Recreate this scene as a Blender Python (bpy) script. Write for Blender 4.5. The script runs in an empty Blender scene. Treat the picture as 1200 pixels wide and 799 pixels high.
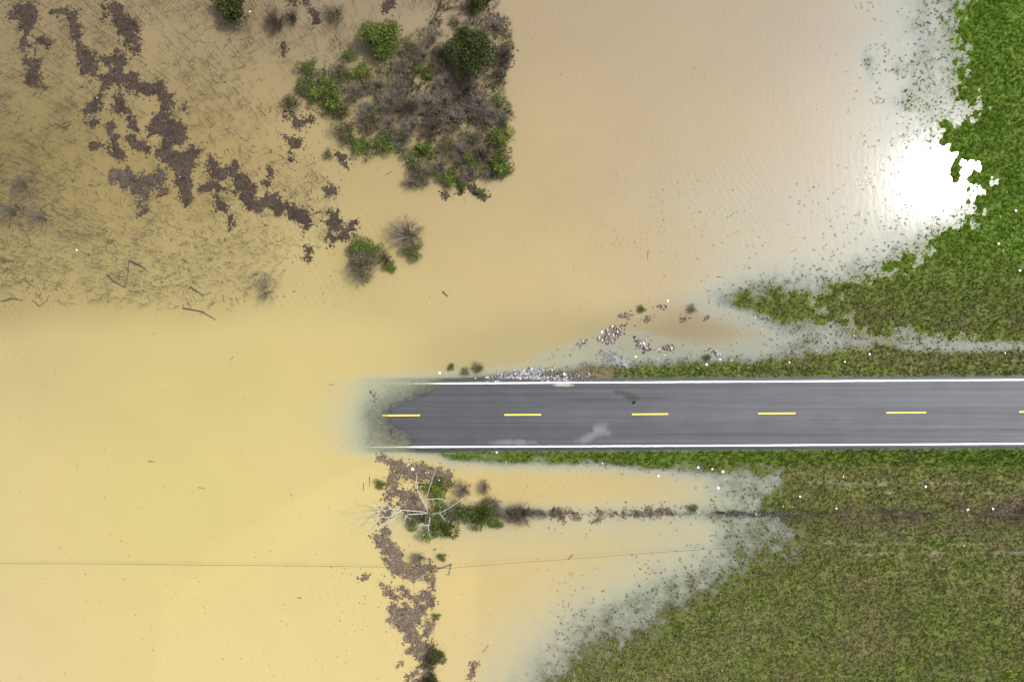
import bpy, math, random
import numpy as np
from mathutils import Vector, Matrix

random.seed(7)
rng = np.random.default_rng(7)
SC = bpy.context.scene
COL = SC.collection
S = 0.0825            # metres of ground per pixel of the 1200 x 799 photograph
H = 66.0              # drone height over the flood level (z = 0)

# ------------------------------------------------------------------ camera, sky, sun, exposure
cam_d = bpy.data.cameras.new('camera')
cam = bpy.data.objects.new('camera', cam_d)
COL.objects.link(cam)
cam.location = (0, 0, H)
cam.rotation_euler = (0, 0, 0)
cam_d.lens = 24; cam_d.sensor_width = 36
cam_d.clip_start = 0.5; cam_d.clip_end = 9000
SC.camera = cam

SUN_EL = math.radians(55.8)
SUN_DIR = Vector((math.cos(SUN_EL) * 0.934, math.cos(SUN_EL) * 0.357, math.sin(SUN_EL)))   # towards the sun
world = bpy.data.worlds.new('World'); SC.world = world
world.use_nodes = True
wn = world.node_tree; wn.nodes.clear()
sky = wn.nodes.new('ShaderNodeTexSky'); sky.sky_type = 'NISHITA'; sky.sun_disc = False
sky.sun_elevation = SUN_EL
sky.sun_rotation = math.atan2(SUN_DIR.x, SUN_DIR.y)
sky.dust_density = 6.0; sky.air_density = 1.0; sky.ozone_density = 1.0
bg = wn.nodes.new('ShaderNodeBackground'); bg.inputs['Strength'].default_value = 0.13
wo = wn.nodes.new('ShaderNodeOutputWorld')
# thin bright cloud veil, thickest where the sun stands behind it
hs = wn.nodes.new('ShaderNodeHueSaturation'); hs.inputs['Saturation'].default_value = 0.55
wn.links.new(sky.outputs[0], hs.inputs['Color'])
tc = wn.nodes.new('ShaderNodeTexCoord')
dt = wn.nodes.new('ShaderNodeVectorMath'); dt.operation = 'DOT_PRODUCT'; dt.inputs[1].default_value = SUN_DIR
wn.links.new(tc.outputs['Generated'], dt.inputs[0])
mx_ = wn.nodes.new('ShaderNodeMath'); mx_.operation = 'MAXIMUM'; mx_.inputs[1].default_value = 0; wn.links.new(dt.outputs['Value'], mx_.inputs[0])
pw = wn.nodes.new('ShaderNodeMath'); pw.operation = 'POWER'; pw.inputs[1].default_value = 90; wn.links.new(mx_.outputs[0], pw.inputs[0])
veil = wn.nodes.new('ShaderNodeMix'); veil.data_type = 'RGBA'; veil.blend_type = 'ADD'; veil.inputs[0].default_value = 1
vc = wn.nodes.new('ShaderNodeVectorMath'); vc.operation = 'SCALE'; vc.inputs[0].default_value = (20, 19.7, 19.4); wn.links.new(pw.outputs[0], vc.inputs['Scale'])
wn.links.new(hs.outputs[0], veil.inputs[6]); wn.links.new(vc.outputs[0], veil.inputs[7])
wn.links.new(veil.outputs[2], bg.inputs['Color']); wn.links.new(bg.outputs[0], wo.inputs['Surface'])

sun_d = bpy.data.lights.new('sun', 'SUN'); sun_d.energy = 2.65; sun_d.angle = math.radians(2.2)
sun_d.color = (1.0, 0.955, 0.88)
sun = bpy.data.objects.new('sun', sun_d); COL.objects.link(sun)
sun.rotation_euler = SUN_DIR.to_track_quat('Z', 'Y').to_euler()
sun.location = SUN_DIR * 200

SC.view_settings.view_transform = 'Standard'; SC.view_settings.look = 'None'
SC.view_settings.exposure = 0.8; SC.view_settings.gamma = 1.0
SC.render.engine = 'CYCLES'
SC.cycles.transparent_max_bounces = 8; SC.cycles.max_bounces = 6

# ------------------------------------------------------------------ helpers
def W(px, py, z=0.0):
    """pixel of the photo -> world point seen there, at height z"""
    k = S * (H - z) / H
    return Vector(((px - 600) * k, (399.5 - py) * k, z))

def lin(c):
    return tuple(((v / 255) / 12.92 if v <= 10 else ((v / 255 + 0.055) / 1.055) ** 2.4) for v in c)

def hashl(ix, iy, seed):
    n = (ix.astype(np.int64) * 374761393 + iy.astype(np.int64) * 668265263 + seed * 1442695041) & 0x7fffffff
    n = ((n ^ (n >> 13)) * 1274126177) & 0x7fffffff
    n = n ^ (n >> 16)
    return (n & 0xffff) / 65535.0

def vn(x, y, seed=0):
    x = np.asarray(x, float); y = np.asarray(y, float)
    ix = np.floor(x); iy = np.floor(y); fx = x - ix; fy = y - iy
    fx = fx * fx * (3 - 2 * fx); fy = fy * fy * (3 - 2 * fy)
    a = hashl(ix, iy, seed); b = hashl(ix + 1, iy, seed); c = hashl(ix, iy + 1, seed); d = hashl(ix + 1, iy + 1, seed)
    return (a * (1 - fx) + b * fx) * (1 - fy) + (c * (1 - fx) + d * fx) * fy

def fbm(x, y, scale, seed=0, octv=4):
    """-1..1 noise; x, y in pixels, scale = size of the largest features in pixels"""
    r = 0; a = 1; t = 0; f = 1.0 / scale
    for o in range(octv):
        r = r + a * (vn(np.asarray(x) * f + 13.7 * o, np.asarray(y) * f + 7.1 * o, seed + o * 17) * 2 - 1)
        t += a; a *= 0.5; f *= 2.03
    return r / t

def sdf_poly(P, Q, poly):
    """signed distance in pixels, positive inside"""
    P = np.asarray(P, float); Q = np.asarray(Q, float)
    d = np.full(P.shape, 1e18); inside = np.zeros(P.shape, bool)
    n = len(poly)
    for i in range(n):
        x0, y0 = poly[i]; x1, y1 = poly[(i + 1) % n]
        ex, ey = x1 - x0, y1 - y0
        t = np.clip(((P - x0) * ex + (Q - y0) * ey) / (ex * ex + ey * ey + 1e-9), 0, 1)
        d = np.minimum(d, (P - x0 - t * ex) ** 2 + (Q - y0 - t * ey) ** 2)
        if y0 != y1:
            c = ((y0 <= Q) != (y1 <= Q)) & (P < (x1 - x0) * (Q - y0) / (y1 - y0) + x0)
            inside ^= c
    d = np.sqrt(d)
    return np.where(inside, d, -d)

def sst(a, b, x):
    t = np.clip((x - a) / (b - a), 0, 1)
    return t * t * (3 - 2 * t)

def tag(o, label=None, cat=None, group=None, kind=None):
    if label: o['label'] = label
    if cat: o['category'] = cat
    if group: o['group'] = group
    if kind: o['kind'] = kind
    return o

def link(name, data, parent=None, loc=None):
    o = bpy.data.objects.new(name, data); COL.objects.link(o)
    if parent is not None: o.parent = parent
    if loc is not None: o.location = loc
    return o

def np_mesh(name, verts, faces, mat, cols=None, smooth=False, attrs=None):
    """verts (n,3); faces (m,k) int array; cols (n,3)"""
    verts = np.asarray(verts, np.float32); faces = np.asarray(faces, np.int32)
    me = bpy.data.meshes.new(name)
    m, k = faces.shape
    me.vertices.add(len(verts)); me.vertices.foreach_set('co', verts.ravel())
    me.loops.add(m * k); me.loops.foreach_set('vertex_index', faces.ravel())
    me.polygons.add(m)
    me.polygons.foreach_set('loop_start', np.arange(0, m * k, k, dtype=np.int32))
    try: me.polygons.foreach_set('loop_total', np.full(m, k, np.int32))
    except Exception: pass
    if smooth: me.polygons.foreach_set('use_smooth', np.ones(m, bool))
    me.update(calc_edges=True)
    if cols is not None:
        c = np.ones((len(verts), 4), np.float32); c[:, :3] = cols
        a = me.color_attributes.new('tint', 'FLOAT_COLOR', 'POINT'); a.data.foreach_set('color', c.ravel())
    for an, av in (attrs or {}).items():
        a = me.attributes.new(an, 'FLOAT', 'POINT'); a.data.foreach_set('value', np.asarray(av, np.float32).ravel())
    me.materials.append(mat)
    me.validate()
    return me

class MB:
    """collects tubes and blobs with vertex colours, builds ONE mesh"""
    def __init__(s): s.v = []; s.f = []; s.c = []; s.n = 0
    def add(s, v, f, c):
        v = np.asarray(v, float); f = np.asarray(f, int)
        s.v.append(v); s.f.append(f + s.n); s.n += len(v)
        c = np.asarray(c, float)
        s.c.append(np.tile(c, (len(v), 1)) if c.ndim == 1 else c)
    def tube(s, pts, radii, col, sides=3):
        pts = [np.asarray(p, float) for p in pts]; V = []; n = len(pts)
        for i, p in enumerate(pts):
            d = pts[min(i + 1, n - 1)] - pts[max(i - 1, 0)]
            d = d / (np.linalg.norm(d) + 1e-9)
            u = np.cross(d, (0, 0, 1.0)) if abs(d[2]) < 0.9 else np.cross(d, (1.0, 0, 0))
            u /= np.linalg.norm(u) + 1e-9; w = np.cross(d, u)
            for k in range(sides):
                a = 2 * math.pi * k / sides
                V.append(p + radii[i] * (math.cos(a) * u + math.sin(a) * w))
        F = []
        for i in range(n - 1):
            for k in range(sides):
                a = i * sides + k; b = i * sides + (k + 1) % sides
                F.append((a, b, b + sides, a + sides))
        s.add(V, F, col)
        # pointed cap ends as degenerate-free quads are skipped: tips are thin
    def box(s, c, sz, rz=0.0, col=(.5, .5, .5), jit=0.0, tilt=0.0):
        V = np.array([(x, y, z) for z in (-.5, .5) for y in (-.5, .5) for x in (-.5, .5)], float)
        if jit: V = V * (1 + rng.uniform(-jit, jit, V.shape))
        V = V * np.asarray(sz, float)
        M = np.array(Matrix.Rotation(rz, 3, 'Z') @ Matrix.Rotation(tilt, 3, 'X'))
        V = V @ M.T + np.asarray(c, float)
        F = [(0, 2, 3, 1), (4, 5, 7, 6), (0, 1, 5, 4), (2, 6, 7, 3), (0, 4, 6, 2), (1, 3, 7, 5)]
        s.add(V, F, col)
    def mesh(s, name, mat, smooth=False):
        return np_mesh(name, np.vstack(s.v), np.vstack(s.f), mat, np.vstack(s.c), smooth)

# ------------------------------------------------------------------ materials
def new_mat(name):
    m = bpy.data.materials.new(name); m.use_nodes = True
    nt = m.node_tree; nt.nodes.clear()
    return m, nt, nt.nodes.new('ShaderNodeOutputMaterial')

def N(nt, typ, **kw):
    n = nt.nodes.new(typ)
    for k, v in kw.items():
        if k in ('operation', 'blend_type', 'data_type', 'attribute_name', 'noise_dimensions', 'wave_type', 'bands_direction', 'clamp', 'feature'):
            setattr(n, k, v)
        else: n.inputs[k].default_value = v
    return n

def mathn(nt, op, a, b=None, clamp=False):
    n = nt.nodes.new('ShaderNodeMath'); n.operation = op; n.use_clamp = clamp
    for i, x in enumerate((a, b)):
        if x is None: continue
        if isinstance(x, (int, float)): n.inputs[i].default_value = x
        else: nt.links.new(x, n.inputs[i])
    return n.outputs[0]

def mixc(nt, fac, a, b, mode='MIX'):
    n = nt.nodes.new('ShaderNodeMix'); n.data_type = 'RGBA'; n.blend_type = mode
    for i, x in ((0, fac), (6, a), (7, b)):
        if isinstance(x, (int, float)): n.inputs[i].default_value = x
        elif isinstance(x, tuple): n.inputs[i].default_value = (*x[:3], 1)
        else: nt.links.new(x, n.inputs[i])
    return n.outputs[2]

def tint_mat(name, rough=0.8, transl=0.0, noise=0.25, nscale=6.0, spec=0.2, bump=0.0):
    """material driven by the mesh's own colour attribute with procedural grain"""
    m, nt, out = new_mat(name)
    at = N(nt, 'ShaderNodeAttribute', attribute_name='tint')
    geo = nt.nodes.new('ShaderNodeNewGeometry')
    nz = N(nt, 'ShaderNodeTexNoise'); nz.inputs['Scale'].default_value = nscale; nz.inputs['Detail'].default_value = 4
    nt.links.new(geo.outputs['Position'], nz.inputs['Vector'])
    k = mathn(nt, 'ADD', mathn(nt, 'MULTIPLY', nz.outputs[0], noise * 2), 1 - noise)
    c = mixc(nt, 1.0, at.outputs['Color'], k, 'MULTIPLY')
    p = N(nt, 'ShaderNodeBsdfPrincipled'); p.inputs['Roughness'].default_value = rough
    p.inputs['Specular IOR Level'].default_value = spec
    nt.links.new(c, p.inputs['Base Color'])
    if bump:
        b = N(nt, 'ShaderNodeBump'); b.inputs['Strength'].default_value = bump; b.inputs['Distance'].default_value = 0.05
        nt.links.new(nz.outputs[0], b.inputs['Height']); nt.links.new(b.outputs[0], p.inputs['Normal'])
    sh = p.outputs[0]
    if transl:
        t = N(nt, 'ShaderNodeBsdfTranslucent'); nt.links.new(c, t.inputs['Color'])
        mx = N(nt, 'ShaderNodeMixShader'); mx.inputs[0].default_value = transl
        nt.links.new(p.outputs[0], mx.inputs[1]); nt.links.new(t.outputs[0], mx.inputs[2]); sh = mx.outputs[0]
    nt.links.new(sh, out.inputs['Surface'])
    return m

M_leaf = tint_mat('leaf', 0.6, 0.25, 0.2, 3.0, 0.25)
M_blade = tint_mat('grass_blade', 0.75, 0.2, 0.15, 1.2, 0.15)
M_bark = tint_mat('bark', 0.85, 0, 0.35, 9.0, 0.1)
M_ground = tint_mat('soil', 0.95, 0, 0.4, 2.4, 0.05, 0.5)
M_litter = tint_mat('leaf_litter', 0.9, 0, 0.4, 7.0, 0.1, 0.6)
M_plastic = tint_mat('plastic', 0.35, 0, 0.05, 5.0, 0.5)
M_stone = tint_mat('stone', 0.85, 0, 0.3, 8.0, 0.2, 0.4)

# ------------------------------------------------------------------ the lie of the land (pixel space in, metres out)
FIELD_NE = [(1124, -260), (1122, 0), (1127, 60), (1124, 92), (1118, 112), (1150, 124), (1142, 140), (1112, 150), (1104, 166), (1128, 184),
            (1146, 196), (1122, 204), (1112, 209), (1140, 214), (1154, 222), (1146, 235), (1156, 248), (1152, 256), (1120, 270), (1095, 284),
            (1068, 301), (1045, 313), (1015, 322), (985, 333), (930, 340), (890, 344), (868, 348), (860, 354), (876, 364),
            (900, 371), (925, 381), (955, 378), (980, 371), (1000, 386), (1030, 394), (1062, 396), (1090, 386), (1108, 397), (1200, 401),
            (1600, 404), (1600, -260)]
VERGE_N = [(655, 442), (690, 434), (730, 433), (760, 431), (800, 428), (850, 428), (890, 424), (930, 420), (990, 411),
           (1060, 409), (1110, 412), (1200, 409), (1600, 408), (1600, 450), (655, 452)]
FIELD_SE = [(512, 529), (530, 535), (560, 539), (640, 540), (700, 541), (760, 546), (800, 548), (860, 549), (915, 552), (925, 565), (918, 580), (900, 592),
            (925, 606), (938, 620), (932, 642), (900, 648), (880, 655), (868, 680), (840, 690), (822, 702), (790, 716), (768, 735),
            (735, 752), (700, 766), (680, 781), (655, 796), (615, 870), (560, 1000), (1600, 1000), (1600, 524), (512, 524)]
BUMPS = [  # shallow ridges under the flood: px, py, rx, ry, lift
    (1017, 72, 9, 26, .17), (1092, 78, 34, 15, .17), (1070, 116, 36, 13, .13), (1100, 30, 40, 30, .08), (1053, 82, 6, 6, .1),
    (720, 388, 26, 16, .18), (755, 402, 22, 14, .17), (783, 406, 18, 12, .15), (700, 412, 60, 26, .17), (640, 430, 60, 14, .18), (560, 436, 50, 9, .2),
    (745, 370, 50, 12, .17), (690, 405, 20, 9, .1), (830, 362, 46, 14, .17), (830, 415, 50, 10, .15), (900, 395, 80, 30, .07), (1000, 404, 60, 14, .12), (1100, 404, 80, 10, .1),
    (880, 601, 60, 9, .1), (890, 575, 40, 26, .06), (890, 625, 44, 20, .08), (840, 740, 30, 30, .03), (800, 690, 24, 14, .10), (740, 720, 60, 26, .07)]

def road_c(P):            # photo row of the road's centre line at photo column P
    return 486.6 - 0.0066 * (np.asarray(P, float) - 470)
ROAD_HALF = 3.42          # metres, centre to asphalt edge

def road_z(P, off):       # off = metres north of the centre line
    P = np.asarray(P, float)
    z = np.where(P < 760, (P - 446) * S * 0.0135, (760 - 446) * S * 0.0135 + (P - 760) * S * 0.004)
    z = np.where(P < 600, (600 - 446) * S * .0135 - (600 - P) * S * .0150, z)
    z = np.where(P < 432, (600 - 446) * S * .0135 - 168 * S * .0150 - (432 - P) * S * .055, z)
    z = np.clip(z, -1.3, 0.75)
    u = .026 * fbm(P, np.asarray(off, float) * 14, 34, 301, 3) * sst(760, 600, P)
    return z - np.where(off > 0, 0.026, 0.014) * (np.sqrt(off * off + .25) - .5) + u

def land_z(P, Q):
    P = np.asarray(P, float); Q = np.asarray(Q, float)
    jx = P + 9 * fbm(P, Q, 40, 3) + 3 * fbm(P, Q, 9, 8, 2); jy = Q + 7 * fbm(P, Q, 40, 5) + 2 * fbm(P, Q, 9, 9, 2)
    near_road = sst(575, 556, Q) * sst(900, 800, P) * sst(380, 420, Q)
    jx = P + (jx - P) * (1 - .8 * near_road); jy = Q + (jy - Q) * (1 - .8 * near_road)
    def prof(d, out, inn, top):
        return np.where(d > 0, np.minimum(d * S * inn, top), d * S * out)
    dA = sdf_poly(jx, jy, FIELD_NE)
    slopeA = .024 + .035 * sst(230, 330, Q) + .08 * sst(352, 372, Q) * sst(960, 880, P)
    eA = prof(dA, slopeA, .018, .35)
    dB = sdf_poly(jx, jy, VERGE_N)
    eB = prof(dB, .05 + .07 * sst(960, 860, P), .10, .3)
    dC = sdf_poly(jx, jy, FIELD_SE)
    slopeC = .031 + .18 * sst(600, 556, Q) * sst(860, 760, P) + .02 * sst(600, 556, Q)
    eC = prof(dC, slopeC, .022, .22)
    e = np.maximum(np.maximum(eA, eB), eC)
    for bx, by, rx, ry, a in BUMPS:
        g = np.exp(-((jx - bx) / rx) ** 2 - ((jy - by) / ry) ** 2)
        cap = -.055 if bx > 980 or by > 550 else -.165
        e = np.where(e < cap, np.minimum(e + a * g, cap + .01 * g), e)
    e = np.maximum(e, -1.4 + .12 * fbm(P, Q, 90, 21))
    # hummocks: strongest on the soggy margins
    e = e + .045 * fbm(P, Q, 14, 31) * np.exp(-np.abs(e) * 3) + .038 * fbm(P, Q, 7, 33, 2) * np.exp(-np.abs(e) * 6)
    ch_ = np.exp(-((Q - 406.5 - 1.5 * fbm(P, P * 0, 30, 45)) / 4.2) ** 2) * sst(1030, 1080, P)
    e = e * (1 - ch_) - .05 * ch_
    # two wheel ruts holding water on the south field
    for ry, x0, w in ((565.5, 930, 2.2), (647, 968, 2.4), (636, 930, 1.2)):
        c = ry + 2 * fbm(P, P * 0, 60, 41)
        gr = np.exp(-((Q - c) / w) ** 2) * sst(x0, x0 + 40, P) * sst(-.35, .25, fbm(P, Q, 26, 43))
        e = e * (1 - gr) - .02 * gr
    # road embankment
    off = (road_c(P) - Q) * S
    dist = np.abs(off) - ROAD_HALF
    zr = road_z(P, np.sign(off) * ROAD_HALF)
    bank = zr - .02 - np.clip(dist, 0, 99) * np.where(off > 0, .24, .26)
    bank = np.where(dist < 0.0, road_z(P, off) - .05, bank)
    bank = np.where((dist < .35) & (dist >= 0), zr - .05 - .1 * np.clip(dist, 0, 1), bank)
    e = np.where(dist < .35, bank, np.maximum(e, bank))
    return e

def axis(lo, hi, step, far, growth=1.35):
    a = list(np.arange(lo, hi + 1e-6, step)); d = step
    while a[-1] < far: d *= growth; a.append(a[-1] + d)
    d = step
    while a[0] > -far: d *= growth; a.insert(0, a[0] - d)
    return np.array(a)

AX = axis(-54, 54, 0.18, 4000); AY = axis(-37.5, 37.5, 0.18, 4000)
GX, GY = np.meshgrid(AX, AY)
GP = GX / S + 600; GQ = 399.5 - GY / S
CP = np.clip(GP, -150, 1390); CQ = np.clip(GQ, -150, 990)
# outside the mapped area the land runs on: higher to the east, flooded to the west
E = land_z(CP, CQ)
rim = np.hypot(GP - CP, GQ - CQ) * S
E = E + np.where(E > .05, np.minimum(rim * .004, 2.5), 0) + np.where(rim > 60, np.minimum((rim - 60) * .003, 6) * 0, 0)
NXg, NYg = len(AX), len(AY)
idx = np.arange(NXg * NYg).reshape(NYg, NXg)
GF = np.stack([idx[:-1, :-1], idx[:-1, 1:], idx[1:, 1:], idx[1:, :-1]], -1).reshape(-1, 4)

def grass_tone(P, Q):
    """how green the turf is (0 straw / thatch .. 1 lush) by place"""
    g = np.full(np.shape(P), .42)
    ne = sst(405, 395, Q)
    lush = sst(960, 1040, P) * sst(330, 280, Q)
    g = g * (1 - ne) + ne * (.68 + .42 * lush)
    g = g - .16 * ne * np.exp(-((Q - 372) / 26) ** 2) * sst(960, 1020, P)
    se = sst(524, 528, Q)
    verge = se * sst(552, 538, Q + 6 * sst(900, 1000, P) * 0) 
    g = g * (1 - verge) + verge * .92
    nv = (1 - se) * sst(405, 412, Q)
    g = np.where(nv > .5, .48 + .35 * sst(432, 442, Q) - .35 * sst(760, 690, P), g)
    g = g + se * .10 * sst(720, 799, Q) * sst(900, 1100, P)
    g = g - .22 * se * np.exp(-((Q - 597) / 14) ** 2) * sst(960, 1000, P)
    return g + .22 * fbm(P, Q, 60, 51) + .14 * fbm(P, Q, 12, 57, 3) + .22 * se * (1 - verge) * fbm(P * .3, Q, 22, 58, 3)

def ruts(P, Q):
    t = 0
    for ry, x0, w in ((565.5, 930, 1.9), (647, 968, 2.1), (636, 930, .9), (577, 1010, .8)):
        c = ry + 2 * fbm(P, P * 0, 60, 41)
        t = t + np.exp(-((Q - c) / w) ** 2) * sst(x0, x0 + 40, P) * sst(-.45, .2, fbm(P, Q, 26, 43))
    return np.clip(t * sst(-.6, .5, fbm(P, Q, 8, 44, 3)) * .9, 0, 1)

def thatch(P, Q):
    """dead grey brown thatch: along the field fence and in flattened bands of the south field"""
    b = np.exp(-((Q - 588 - 5 * fbm(P, P * 0, 50, 59)) / 13) ** 2) * sst(930, 1000, P) * sst(-.5, .3, fbm(P, Q, 34, 60, 3)) * .85
    b = b + np.exp(-((Q - 616) / 12) ** 2) * sst(960, 1020, P) * sst(-.4, .5, fbm(P * .5, Q, 24, 62, 3)) * .5
    b = b + (Q > 640) * sst(.05, .6, fbm(P * .6, Q, 40, 64, 3)) * .6 * sst(1000, 780, P + 60 * fbm(P, Q, 60, 65))
    b = b + (Q > 640) * sst(.1, .7, fbm(P * .6, Q, 30, 66, 3)) * .35
    b = b + np.exp(-((Q - 374) / 14) ** 2) * sst(960, 1010, P) * sst(-.3, .5, fbm(P, Q, 22, 67, 3)) * .35
    b = b + np.exp(-((Q - 418) / 6) ** 2) * sst(980, 1060, P) * .35
    return np.clip(b, 0, .9)
THATCH = np.array([.120, .093, .076])

G_hi = np.array([.092, .180, .009]); G_mid = np.array([.112, .148, .022]); G_lo = np.array([.165, .135, .062])
def tone_col(g):
    g = np.clip(g, 0, 1)[..., None]
    return np.where(g > .5, G_mid + (G_hi - G_mid) * (g - .5) * 2, G_lo + (G_mid - G_lo) * g * 2)

tone = grass_tone(CP, CQ)
soil = np.array([.085, .072, .045])
gc = tone_col(tone) * .50 + soil * .35
_b = thatch(CP, CQ)[..., None]; gc = gc * (1 - _b) + THATCH * .6 * _b
gc = gc * (0.85 + .3 * fbm(CP, CQ, 18, 61)[..., None])
gravel = np.array([.075, .075, .078])
offm = (road_c(CP) - CQ) * S
_r = ruts(CP, CQ)[..., None]; gc = gc * (1 - _r) + np.array([.20, .20, .165]) * _r
gv = sst(.40, .10, np.abs(offm) - ROAD_HALF)[..., None] * sst(8, 0, rim)[..., None] * (.6 + .3 * fbm(CP, CQ, 8, 63)[..., None])
gc = gc * (1 - gv) + gravel * gv * .8
pk = (sst(60, 30, np.hypot((CP - 690) / 1.0, (CQ - 437) * 6)))[..., None]       # reddish bare soil on the north shoulder
gc = gc * (1 - pk * .6) + np.array([.105, .078, .058]) * pk * .6
wet = sst(.06, -.02, E)[..., None]
gc = gc * (1 - .12 * wet) * (1 - wet * .3) + tone_col(tone) * .14 * wet
ground = link('ground', np_mesh('ground', np.stack([GX, GY, E], -1).reshape(-1, 3), GF, M_ground, gc.reshape(-1, 3), True))
tag(ground, kind='structure')

# ------------------------------------------------------------------ flood water
# sediment plume colours with cloud shade painted in, darkest at the upper left (photo columns x rows)
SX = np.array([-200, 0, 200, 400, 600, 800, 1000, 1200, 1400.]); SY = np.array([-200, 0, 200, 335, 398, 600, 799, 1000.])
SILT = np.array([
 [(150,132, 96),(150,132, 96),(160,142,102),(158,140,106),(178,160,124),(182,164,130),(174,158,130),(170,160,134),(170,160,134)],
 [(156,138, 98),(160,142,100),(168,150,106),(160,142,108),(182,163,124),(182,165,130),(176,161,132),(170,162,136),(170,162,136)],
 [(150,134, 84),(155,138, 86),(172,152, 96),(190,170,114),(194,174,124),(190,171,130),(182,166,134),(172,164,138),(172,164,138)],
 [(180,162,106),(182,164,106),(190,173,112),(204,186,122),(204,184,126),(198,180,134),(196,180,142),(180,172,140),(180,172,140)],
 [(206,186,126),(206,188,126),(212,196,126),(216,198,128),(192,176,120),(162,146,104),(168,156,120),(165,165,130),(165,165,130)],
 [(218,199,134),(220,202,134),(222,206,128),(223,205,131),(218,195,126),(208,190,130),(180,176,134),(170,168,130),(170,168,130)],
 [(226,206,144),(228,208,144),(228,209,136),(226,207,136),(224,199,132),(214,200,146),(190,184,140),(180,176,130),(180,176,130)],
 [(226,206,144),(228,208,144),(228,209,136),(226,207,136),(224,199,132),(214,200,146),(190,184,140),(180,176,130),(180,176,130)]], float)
SILT_SHADE_L = np.vectorize(lambda v: lin((v,))[0])(SILT)
def silt_shade(P, Q):
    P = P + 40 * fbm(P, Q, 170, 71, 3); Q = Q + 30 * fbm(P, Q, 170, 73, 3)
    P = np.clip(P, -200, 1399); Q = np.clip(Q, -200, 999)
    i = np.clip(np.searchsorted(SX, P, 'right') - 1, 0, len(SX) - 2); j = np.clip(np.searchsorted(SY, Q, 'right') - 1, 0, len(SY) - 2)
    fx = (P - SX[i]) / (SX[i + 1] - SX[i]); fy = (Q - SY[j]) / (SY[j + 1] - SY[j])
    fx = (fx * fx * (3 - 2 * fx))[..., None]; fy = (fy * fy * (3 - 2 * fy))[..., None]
    return (SILT_SHADE_L[j, i] * (1 - fx) + SILT_SHADE_L[j, i + 1] * fx) * (1 - fy) + (SILT_SHADE_L[j + 1, i] * (1 - fx) + SILT_SHADE_L[j + 1, i + 1] * fx) * fy
wc = silt_shade(CP, CQ)
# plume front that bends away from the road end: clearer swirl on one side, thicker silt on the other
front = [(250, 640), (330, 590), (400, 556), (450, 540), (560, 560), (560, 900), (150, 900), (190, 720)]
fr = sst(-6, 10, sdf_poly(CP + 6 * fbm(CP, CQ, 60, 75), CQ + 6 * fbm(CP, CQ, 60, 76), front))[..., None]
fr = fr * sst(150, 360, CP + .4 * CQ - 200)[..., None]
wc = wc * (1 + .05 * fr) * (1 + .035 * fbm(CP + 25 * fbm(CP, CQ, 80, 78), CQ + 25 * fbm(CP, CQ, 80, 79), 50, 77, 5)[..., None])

SILT_SHADE_GAIN = (.375, .383, .435)
wm, nt, out = new_mat('flood_water')
at = N(nt, 'ShaderNodeAttribute', attribute_name='tint')
dp = N(nt, 'ShaderNodeAttribute', attribute_name='depth')
geo = nt.nodes.new('ShaderNodeNewGeometry')
nz = N(nt, 'ShaderNodeTexNoise'); nz.inputs['Scale'].default_value = 2.6; nz.inputs['Detail'].default_value = 6; nz.inputs['Roughness'].default_value = .65
nt.links.new(geo.outputs['Position'], nz.inputs['Vector'])
d2 = mathn(nt, 'ADD', dp.outputs['Fac'], mathn(nt, 'MULTIPLY', mathn(nt, 'SUBTRACT', nz.outputs[0], 0.5), 0.09))
d2 = mathn(nt, 'MAXIMUM', mathn(nt, 'MINIMUM', d2, mathn(nt, 'MULTIPLY', dp.outputs['Fac'], 2.2)), 0.0)
op = mathn(nt, 'SUBTRACT', 1.0, mathn(nt, 'POWER', 2.71828, mathn(nt, 'MULTIPLY', d2, -12.5)))
thick = mathn(nt, 'SUBTRACT', 1.0, mathn(nt, 'POWER', 2.71828, mathn(nt, 'MULTIPLY', mathn(nt, 'MULTIPLY', d2, d2), -26.0)))
base = mixc(nt, 1.0, at.outputs['Color'], SILT_SHADE_GAIN, 'MULTIPLY')
thin = mixc(nt, 0.60, base, (.215, .28, .262))      # thin clean run-off scatters cooler light than the loaded flood
colr = mixc(nt, thick, thin, base)
df = N(nt, 'ShaderNodeBsdfDiffuse'); nt.links.new(colr, df.inputs['Color'])
tr = N(nt, 'ShaderNodeBsdfTransparent'); nt.links.new(mixc(nt, mathn(nt, 'MULTIPLY', op, 1.6, True), (.96, .97, .95), (.68, .54, .28)), tr.inputs['Color'])
m1 = N(nt, 'ShaderNodeMixShader'); nt.links.new(op, m1.inputs[0]); nt.links.new(tr.outputs[0], m1.inputs[1]); nt.links.new(df.outputs[0], m1.inputs[2])
# ripples: short wind chop plus longer bands of wavelets
mp = N(nt, 'ShaderNodeMapping'); mp.inputs['Rotation'].default_value = (0, 0, math.radians(35)); mp.inputs['Scale'].default_value = (1.0, .35, 1)
nt.links.new(geo.outputs['Position'], mp.inputs['Vector'])
n2 = N(nt, 'ShaderNodeTexNoise'); n2.inputs['Scale'].default_value = 2.2; n2.inputs['Detail'].default_value = 3
nt.links.new(mp.outputs[0], n2.inputs['Vector'])
n3 = N(nt, 'ShaderNodeTexNoise'); n3.inputs['Scale'].default_value = .05; n3.inputs['Detail'].default_value = 2
nt.links.new(geo.outputs['Position'], n3.inputs['Vector'])
wv = N(nt, 'ShaderNodeTexWave', wave_type='BANDS', bands_direction='X'); wv.inputs['Scale'].default_value = .55
wv.inputs['Distortion'].default_value = 7; wv.inputs['Detail'].default_value = 2; wv.inputs['Detail Scale'].default_value = .35
mp2 = N(nt, 'ShaderNodeMapping'); mp2.inputs['Rotation'].default_value = (0, 0, math.radians(-32))
nt.links.new(geo.outputs['Position'], mp2.inputs['Vector']); nt.links.new(mp2.outputs[0], wv.inputs['Vector'])
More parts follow.
